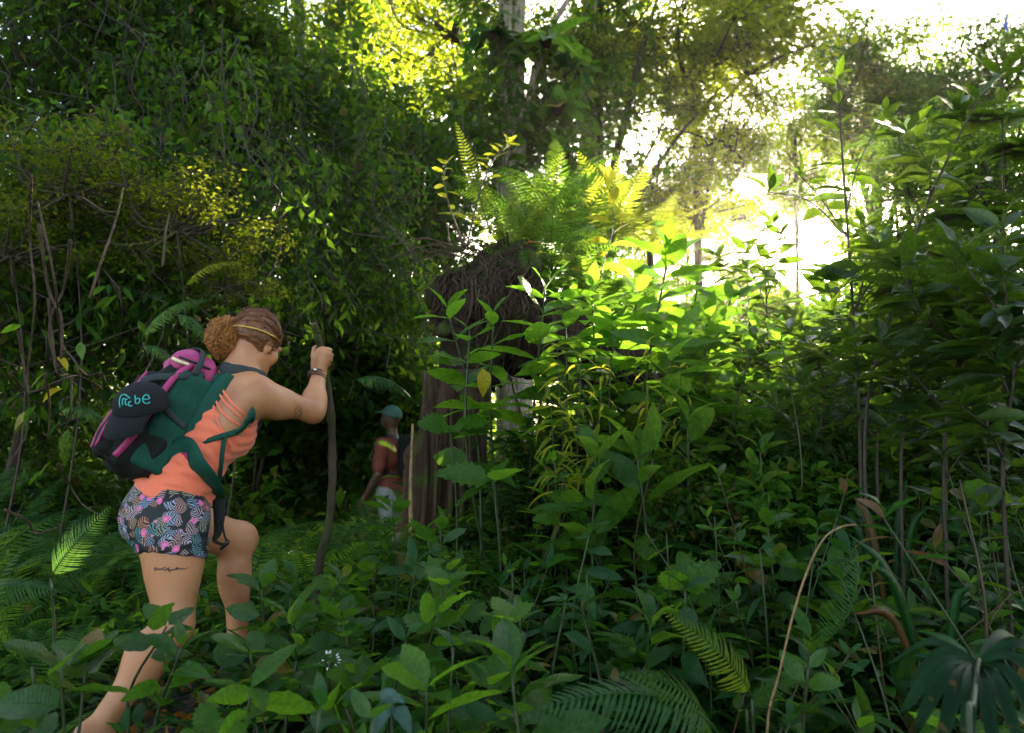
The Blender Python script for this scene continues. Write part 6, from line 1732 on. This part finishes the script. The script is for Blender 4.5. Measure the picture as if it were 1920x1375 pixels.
for pts, d, lab in [([(700, 380), (760, 372), (800, 366)], 9, 'pale bare branch poking out of the dark trees'), ([(500, 690), (520, 640), (545, 600), (548, 570)], 6.5, 'thin looping liana behind the head of the woman'), ([(555, 470), (560, 560), (568, 640)], 7, 'thin straight liana above the raised hand'), ([(520, 380), (525, 470), (530, 540)], 7.5, 'thin hanging liana high behind the curly hair')]:
    c = [P(x, y, d) for x, y in pts]; root = empty('liana', c[0], lab, 'vine'); stem_obj('stem', catmull(c, 16), .009, MAT['root'], root, c[0], 5, .1)

# little white blossom, feathery flower spikes, wilted leaf, log
b = gp2(617, 2.2); tp = P(617, 1238, 2.2); root = empty('blossom', b, 'small white flower cluster low in front of the fallen log', 'flower')
stem_obj('stem', catmull([b, (b + tp) / 2 + np.array([.01, 0, 0]), tp], 8), .0025, MAT['redstem'], root, b, 4)
MAT['petal'] = simple_mat('white_petal', (.80, .76, .70), .6, .05)
for k in range(22):
    o = tp + unit(rng.normal(size=3) + np.array([0, 0, .4])) * .018 * np.array([1.3, 1.3, .9]); V, F, A = SM4
    obj('petal', mesh('petal', (V @ frame(unit(o - tp), rdir(1)[0]).T) * .011, F, MAT['petal'], A), root, M=mat4(np.eye(3), o - b))
for px, py, d, lab in [(1240, 1040, 2.6, 'pale feathery flower spike among dark leaves right of centre'), (1330, 1010, 2.6, 'feathery flower spray above the teal leaves'), (1090, 1115, 2.4, 'small feathery spray beside the hanging teal leaves'), (950, 1110, 2.5, 'tiny feathery flower spray at bottom centre')]:
    b = gp2(px, d); root = empty('flower_spike', b, lab, 'flower'); tp = P(px + 10, py - 40, d)
    c = catmull([b, (b + tp) / 2 + np.array([.015, 0, 0]), tp], 12); stem_obj('stem', c, .002, MAT['stem'], root, b, 4)
    q = []; 
    for k in range(9):
        o = c[5 + int(k * 6 / 9)]; a = rng.uniform(0, 6.28); e = o + np.array([math.cos(a) * .09, math.sin(a) * .06, rng.uniform(-.03, .03)])
        cc_ = catmull([o, (o + e) / 2 + np.array([0, 0, .015]), e], 7); stem_obj('twig', cc_, .0008, MAT['stem'], root, b, 3); q += list(cc_[2:])
    q = np.repeat(np.array(q), 3, 0) + rng.normal(size=(len(q) * 3, 3)) * .004
    V, F, A = scatter(SM2, frames(rdir(len(q), -1), rdir(len(q))) * .012, q, rng.random(len(q)))
    tag(obj('florets', mesh('florets', V - b, F, MAT['coverlit'], A), root), kind='stuff')
b = gp2(735, 1.9); root = empty('wilted_leaf', b, 'curled blue-grey wilted leaf at the bottom edge left of centre', 'leaf')
MAT['bluegrey'] = leaf_mat('bluegrey_leaf', (.05, .11, .09), (.07, .14, .11), (.06, .15, .10), .15, .4, 7)
tp = P(735, 1330, 1.6); b = np.array([tp[0], tp[1], gz(tp[0], tp[1])]); root.location = [float(v) for v in b]
stem_obj('stem', catmull([b, (b + tp) / 2, tp], 6), .003, MAT['stem'], root, b, 4)
for dr in ((-.5, -.3, -.4), (.55, -.2, -.35), (.1, -.4, .5), (-.2, .3, .4)):
    V, F, A = leaf_t(.6, .4, .7, 10, 5, 1.1, .5, .03, 0, .08); obj('lobe', mesh('lobe', V, F, MAT['bluegrey'], A), root, M=mat4(frame(dr, (0, -.6, 1)), tp - b, .055))
def log_():
    c = [P(505, 1262, 2.75), P(600, 1252, 2.8), P(700, 1262, 2.85)]
    for q in c: q[2] = gz(q[0], q[1]) + .045
    b = c[1] - np.array([0, 0, .045]); root = empty('fallen_log', b, 'short mossy fallen log lying on the path right of the front shoe', 'log')
    V, F, A = tube(catmull(c, 24), .06, 14, rough=.06); obj('log', mesh('log', V - b, F, MAT['bark'], A), root)
log_()
def butterfly():
    c = P(1888, 45, 6.0); root = empty('butterfly', c, 'small blue butterfly flying in the white sky at the top right', 'butterfly')
    MAT['wing'] = simple_mat('blue_wing', (.02, .04, .34), .4, .3, 40)
    V, F, A = tube(np.array([c + np.array([0, 0, .075]), c + np.array([-.004, 0, .04]), c + np.array([-.012, 0, -.01]), c + np.array([-.016, 0, -.035])]), [.003, .007, .009, .004], 8)
    obj('body', mesh('body', V - c, F, MAT['wing']), root)
    for s, dy in ((-1, -.02), (1, .03)):
        P_ = np.array([[0, 0, .02], [s * .022 - .01, dy * .6, .0], [s * .036 - .006, dy, -.035], [s * .012, dy, -.062], [-.012, 0, -.03]])
        V2 = np.vstack([P_, P_ + np.array([0, .002, 0])]); i = np.array([[0, 1, 2], [0, 2, 3], [0, 3, 4]])
        obj('wing', mesh('wing', V2, [np.vstack([i, i[:, ::-1] + 5])], MAT['wing']), root)
butterfly()

# ------------------------------------------------------------------ seedlings that fill the floor
def sky_y(px, d):
    if d < 3.15:
        return np.interp(px, [-100, 180, 330, 560, 640, 760, 900, 1100, 1400, 1500, 2000], [1180, 1235, 1225, 1215, 1110, 1040, 985, 960, 900, 860, 760])
    if d < 5.2:
        return np.interp(px, [-100, 200, 400, 560, 700, 770, 905, 940, 1050, 1200, 1450, 1600, 2000], [880, 960, 1040, 1040, 960, 985, 975, 850, 770, 730, 720, 700, 640])
    return np.interp(px, [-100, 300, 600, 690, 780, 1000, 2000], [800, 830, 860, 890, 880, 720, 700])
hero = []
SPEC = {'teal': (['teal-leaved seedling', 'drooping teal seedling', 'dark teal seedling'], 'opp', (.11, .17), (-.5, .2)),
        'broad': (['broad-leaved seedling', 'green seedling with wide leaves', 'spreading broad seedling'], 'opp', (.11, .17), (-.2, .4)),
        'lance': (['narrow-leaved seedling', 'slim lance-leaved plant', 'weedy plant with narrow leaves'], 'alt', (.12, .20), (-.5, .3)),
        'bright': (['light green seedling', 'bright young plant', 'fresh green seedling'], 'opp', (.12, .2), (-.2, .3)),
        'round': (['round-leaved plant', 'low plant with round blades', 'disc-leaved seedling'], 'alt', (.09, .15), (-.2, .3)),
        'jag': (['jagged-leaved weed', 'plant with toothed wide leaves', 'rough jagged seedling'], 'alt', (.14, .2), (-.3, .3)),
        'pleat': (['pleated seedling', 'ribbed-leaf seedling', 'plant with grooved blades'], 'alt', (.16, .24), (.1, .8)),
        'glossy': (['dark glossy seedling', 'shiny-leaved seedling', 'dim glossy plant'], 'alt', (.11, .16), (-.3, .3))}
def fill(n, pr, dr, keys, hmax, leaves, gap):
    k = 0; tries = 0
    while k < n and tries < n * 30:
        tries += 1
        d = math.sqrt(rng.uniform(dr[0] ** 2, dr[1] ** 2)); px = rng.uniform(*pr); b = gp2(px, d)
        if not free(b[0], b[1], gap) or (-1.5 < b[0] < -.62 and 2.2 < b[1] < 3.35 and px < 500 and d > 2.3): continue
        ym = sky_y(px, d) + rng.uniform(0, 130)
        h = min(P(px, ym, d)[2] - b[2], hmax * rng.uniform(.55, 1.1))
        if h < .07: continue
        placed.append((b[0], b[1])); k += 1
        key = str(rng.choice(keys)); ph, arr, (l0, l1), el = SPEC[key]
        tp = b + np.array([rng.normal() * .32 * h, rng.normal() * .25 * h, h])
        nl = int(rng.integers(*leaves))
        leafy('seedling', [b, (b + tp) / 2 + rng.normal(size=3) * np.array([.06, .05, .02]), tp], key, rng.uniform(l0, l1) * rng.uniform(.6, 1.25), nl, auto_label(ph, b[0], b[1]), 'seedling', 'seedlings covering the forest floor', arr, stem='stem' if rng.random() < .6 else 'redstem', r=(.0045, .002), t0=.30, el=el)
fill(85, (-80, 2000), (1.25, 2.2), ['teal', 'broad', 'lance', 'lance', 'teal', 'bright', 'jag'], .42, (7, 12), .11)
fill(120, (520, 1950), (2.1, 3.3), ['teal', 'broad', 'lance', 'pleat', 'bright', 'lance', 'jag', 'round'], .55, (7, 12), .13)
fill(80, (930, 1600), (3.2, 4.9), ['broad', 'bright', 'lance', 'bright', 'glossy', 'pleat', 'jag'], .75, (9, 14), .13)
fill(60, (900, 1480), (2.7, 3.7), ['broad', 'teal', 'bright', 'broad'], .8, (9, 14), .12)
fill(60, (1420, 1980), (1.7, 3.4), ['glossy', 'teal', 'glossy', 'broad', 'lance'], .85, (9, 15), .11)
fill(36, (-60, 800), (3.3, 6.0), ['broad', 'lance', 'teal', 'bright'], .42, (7, 11), .2)

k = 0
while k < 26:
    px = rng.uniform(960, 1560); d = rng.uniform(3.2, 4.6); b = gp2(px, d)
    if not free(b[0], b[1], .10): continue
    k += 1; placed.append((b[0], b[1])); h = min(P(px, sky_y(px, d) + rng.uniform(40, 170), d)[2] - b[2], .7)
    if h < .15: continue
    root = empty('shrub', b, auto_label(['small bushy shrub', 'low dense shrub', 'little twiggy shrub'], b[0], b[1]), 'shrub', 'low shrubs of the thicket')
    place_crown(root, b, str(rng.choice(['shrub1', 'shrub2', 'shrub3'])), b + np.array([0, 0, h * .62]), np.array([.42, .42, h * .62]) * rng.uniform(.8, 1.1))
    stem_obj('stem', catmull([b, b + np.array([.01, .02, h * .3]), b + np.array([0, 0, h * .6])], 6), np.linspace(.007, .003, 6), MAT['darkstem'], root, b, 5)
# ------------------------------------------------------------------ ground cover nobody could count
def ground_cover(name, label, mat, leaf, n, dr, L, h, power=1.0, azr=(-.75, .75), seed=1):
    r = np.random.default_rng(seed)
    d = dr[0] + (dr[1] - dr[0]) * r.random(n) ** power; az = r.uniform(*azr, n)
    x = np.tan(az) * d; y = d
    # fewer leaves right where the two people stand
    k = ~((((x + 1.0) / .14) ** 2 + ((y - 3.02) / .2) ** 2 < 1) | (((x + 1.25) / .14) ** 2 + ((y - 2.5) / .16) ** 2 < 1)); x, y, d = x[k], y[k], d[k]; n = len(x)
    ph = .5 + .5 * np.sin(x * 3.1 + 1.3 * np.sin(y * 2.2)) * np.sin(y * 2.7 + x)
    hh = h * (.35 + ph) * r.uniform(.25, 1.0, n)
    base = np.stack([x, y, H(x, y)], 1)
    m = 6; N = n * m
    c = np.repeat(base, m, 0); c[:, 2] += np.repeat(hh, m) * r.uniform(.35, 1.0, N); c[:, :2] += r.normal(size=(N, 2)) * .035
    a = r.uniform(0, 6.28, N); e = r.normal(.05, .45, N)
    D = np.stack([np.cos(a) * np.cos(e), np.sin(a) * np.cos(e), np.sin(e)], 1)
    Un = r.normal(size=(N, 3)) * .4; Un[:, 2] += 1
    sc = L * np.repeat(r.uniform(.7, 1.25, n) * (1 + .05 * d), m) * r.uniform(.7, 1.15, N)
    V, F, A = scatter(leaf, frames(D, Un) * sc[:, None, None], c, r.random(N))
    tag(obj(name, mesh(name, V, F, MAT[mat], A)), label, kind='stuff')
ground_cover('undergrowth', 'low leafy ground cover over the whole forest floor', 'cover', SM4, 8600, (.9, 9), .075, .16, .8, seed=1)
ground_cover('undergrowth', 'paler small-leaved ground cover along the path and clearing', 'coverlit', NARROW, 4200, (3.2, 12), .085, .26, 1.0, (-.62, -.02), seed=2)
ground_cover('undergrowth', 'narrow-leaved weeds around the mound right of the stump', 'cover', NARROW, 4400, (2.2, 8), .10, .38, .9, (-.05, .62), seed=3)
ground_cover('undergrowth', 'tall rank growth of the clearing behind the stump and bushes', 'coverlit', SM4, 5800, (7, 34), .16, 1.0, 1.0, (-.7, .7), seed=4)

def litter(n):
    r = np.random.default_rng(9); d = .9 + 5.5 * r.random(n); x = np.tan(r.uniform(-.72, .72, n)) * d
    c = np.stack([x, d, H(x, d) + r.uniform(.004, .03, n)], 1)
    D = np.stack([r.normal(size=n), r.normal(size=n), r.normal(size=n) * .25], 1); Un = r.normal(size=(n, 3)) * .35; Un[:, 2] += 1
    V, F, A = scatter(leaf_t(.42, .6, .9, 3, 3, .6, .5), frames(D, Un) * r.uniform(.05, .12, n)[:, None, None], c, r.random(n))
    tag(obj('leaf_litter', mesh('leaf_litter', V, F, MAT['dead'], A)), 'brown fallen leaves lying over the dark soil', kind='stuff')
litter(4200)
# ------------------------------------------------------------------ thin humid air
def haze():
    V = np.array([[x, y, z] for x in (-90, 90) for y in (-6, 90) for z in (-2.2, 24)], float)
    F = np.array([[0, 1, 3, 2], [4, 6, 7, 5], [0, 4, 5, 1], [2, 3, 7, 6], [0, 2, 6, 4], [1, 5, 7, 3]])
    m, N, L = nodes_of('haze')
    pv = N('VolumePrincipled'); pv.inputs['Color'].default_value = (1, .93, .78, 1); pv.inputs['Density'].default_value = .00024; pv.inputs['Anisotropy'].default_value = .8
    o = N('OutputMaterial'); L(pv.outputs[0], o.inputs['Volume'])
    tag(obj('haze', mesh('haze', V, F, m, smooth=False)), 'thin humid air glowing towards the low sun', kind='stuff')
haze()
S.cycles.volume_bounces = 0
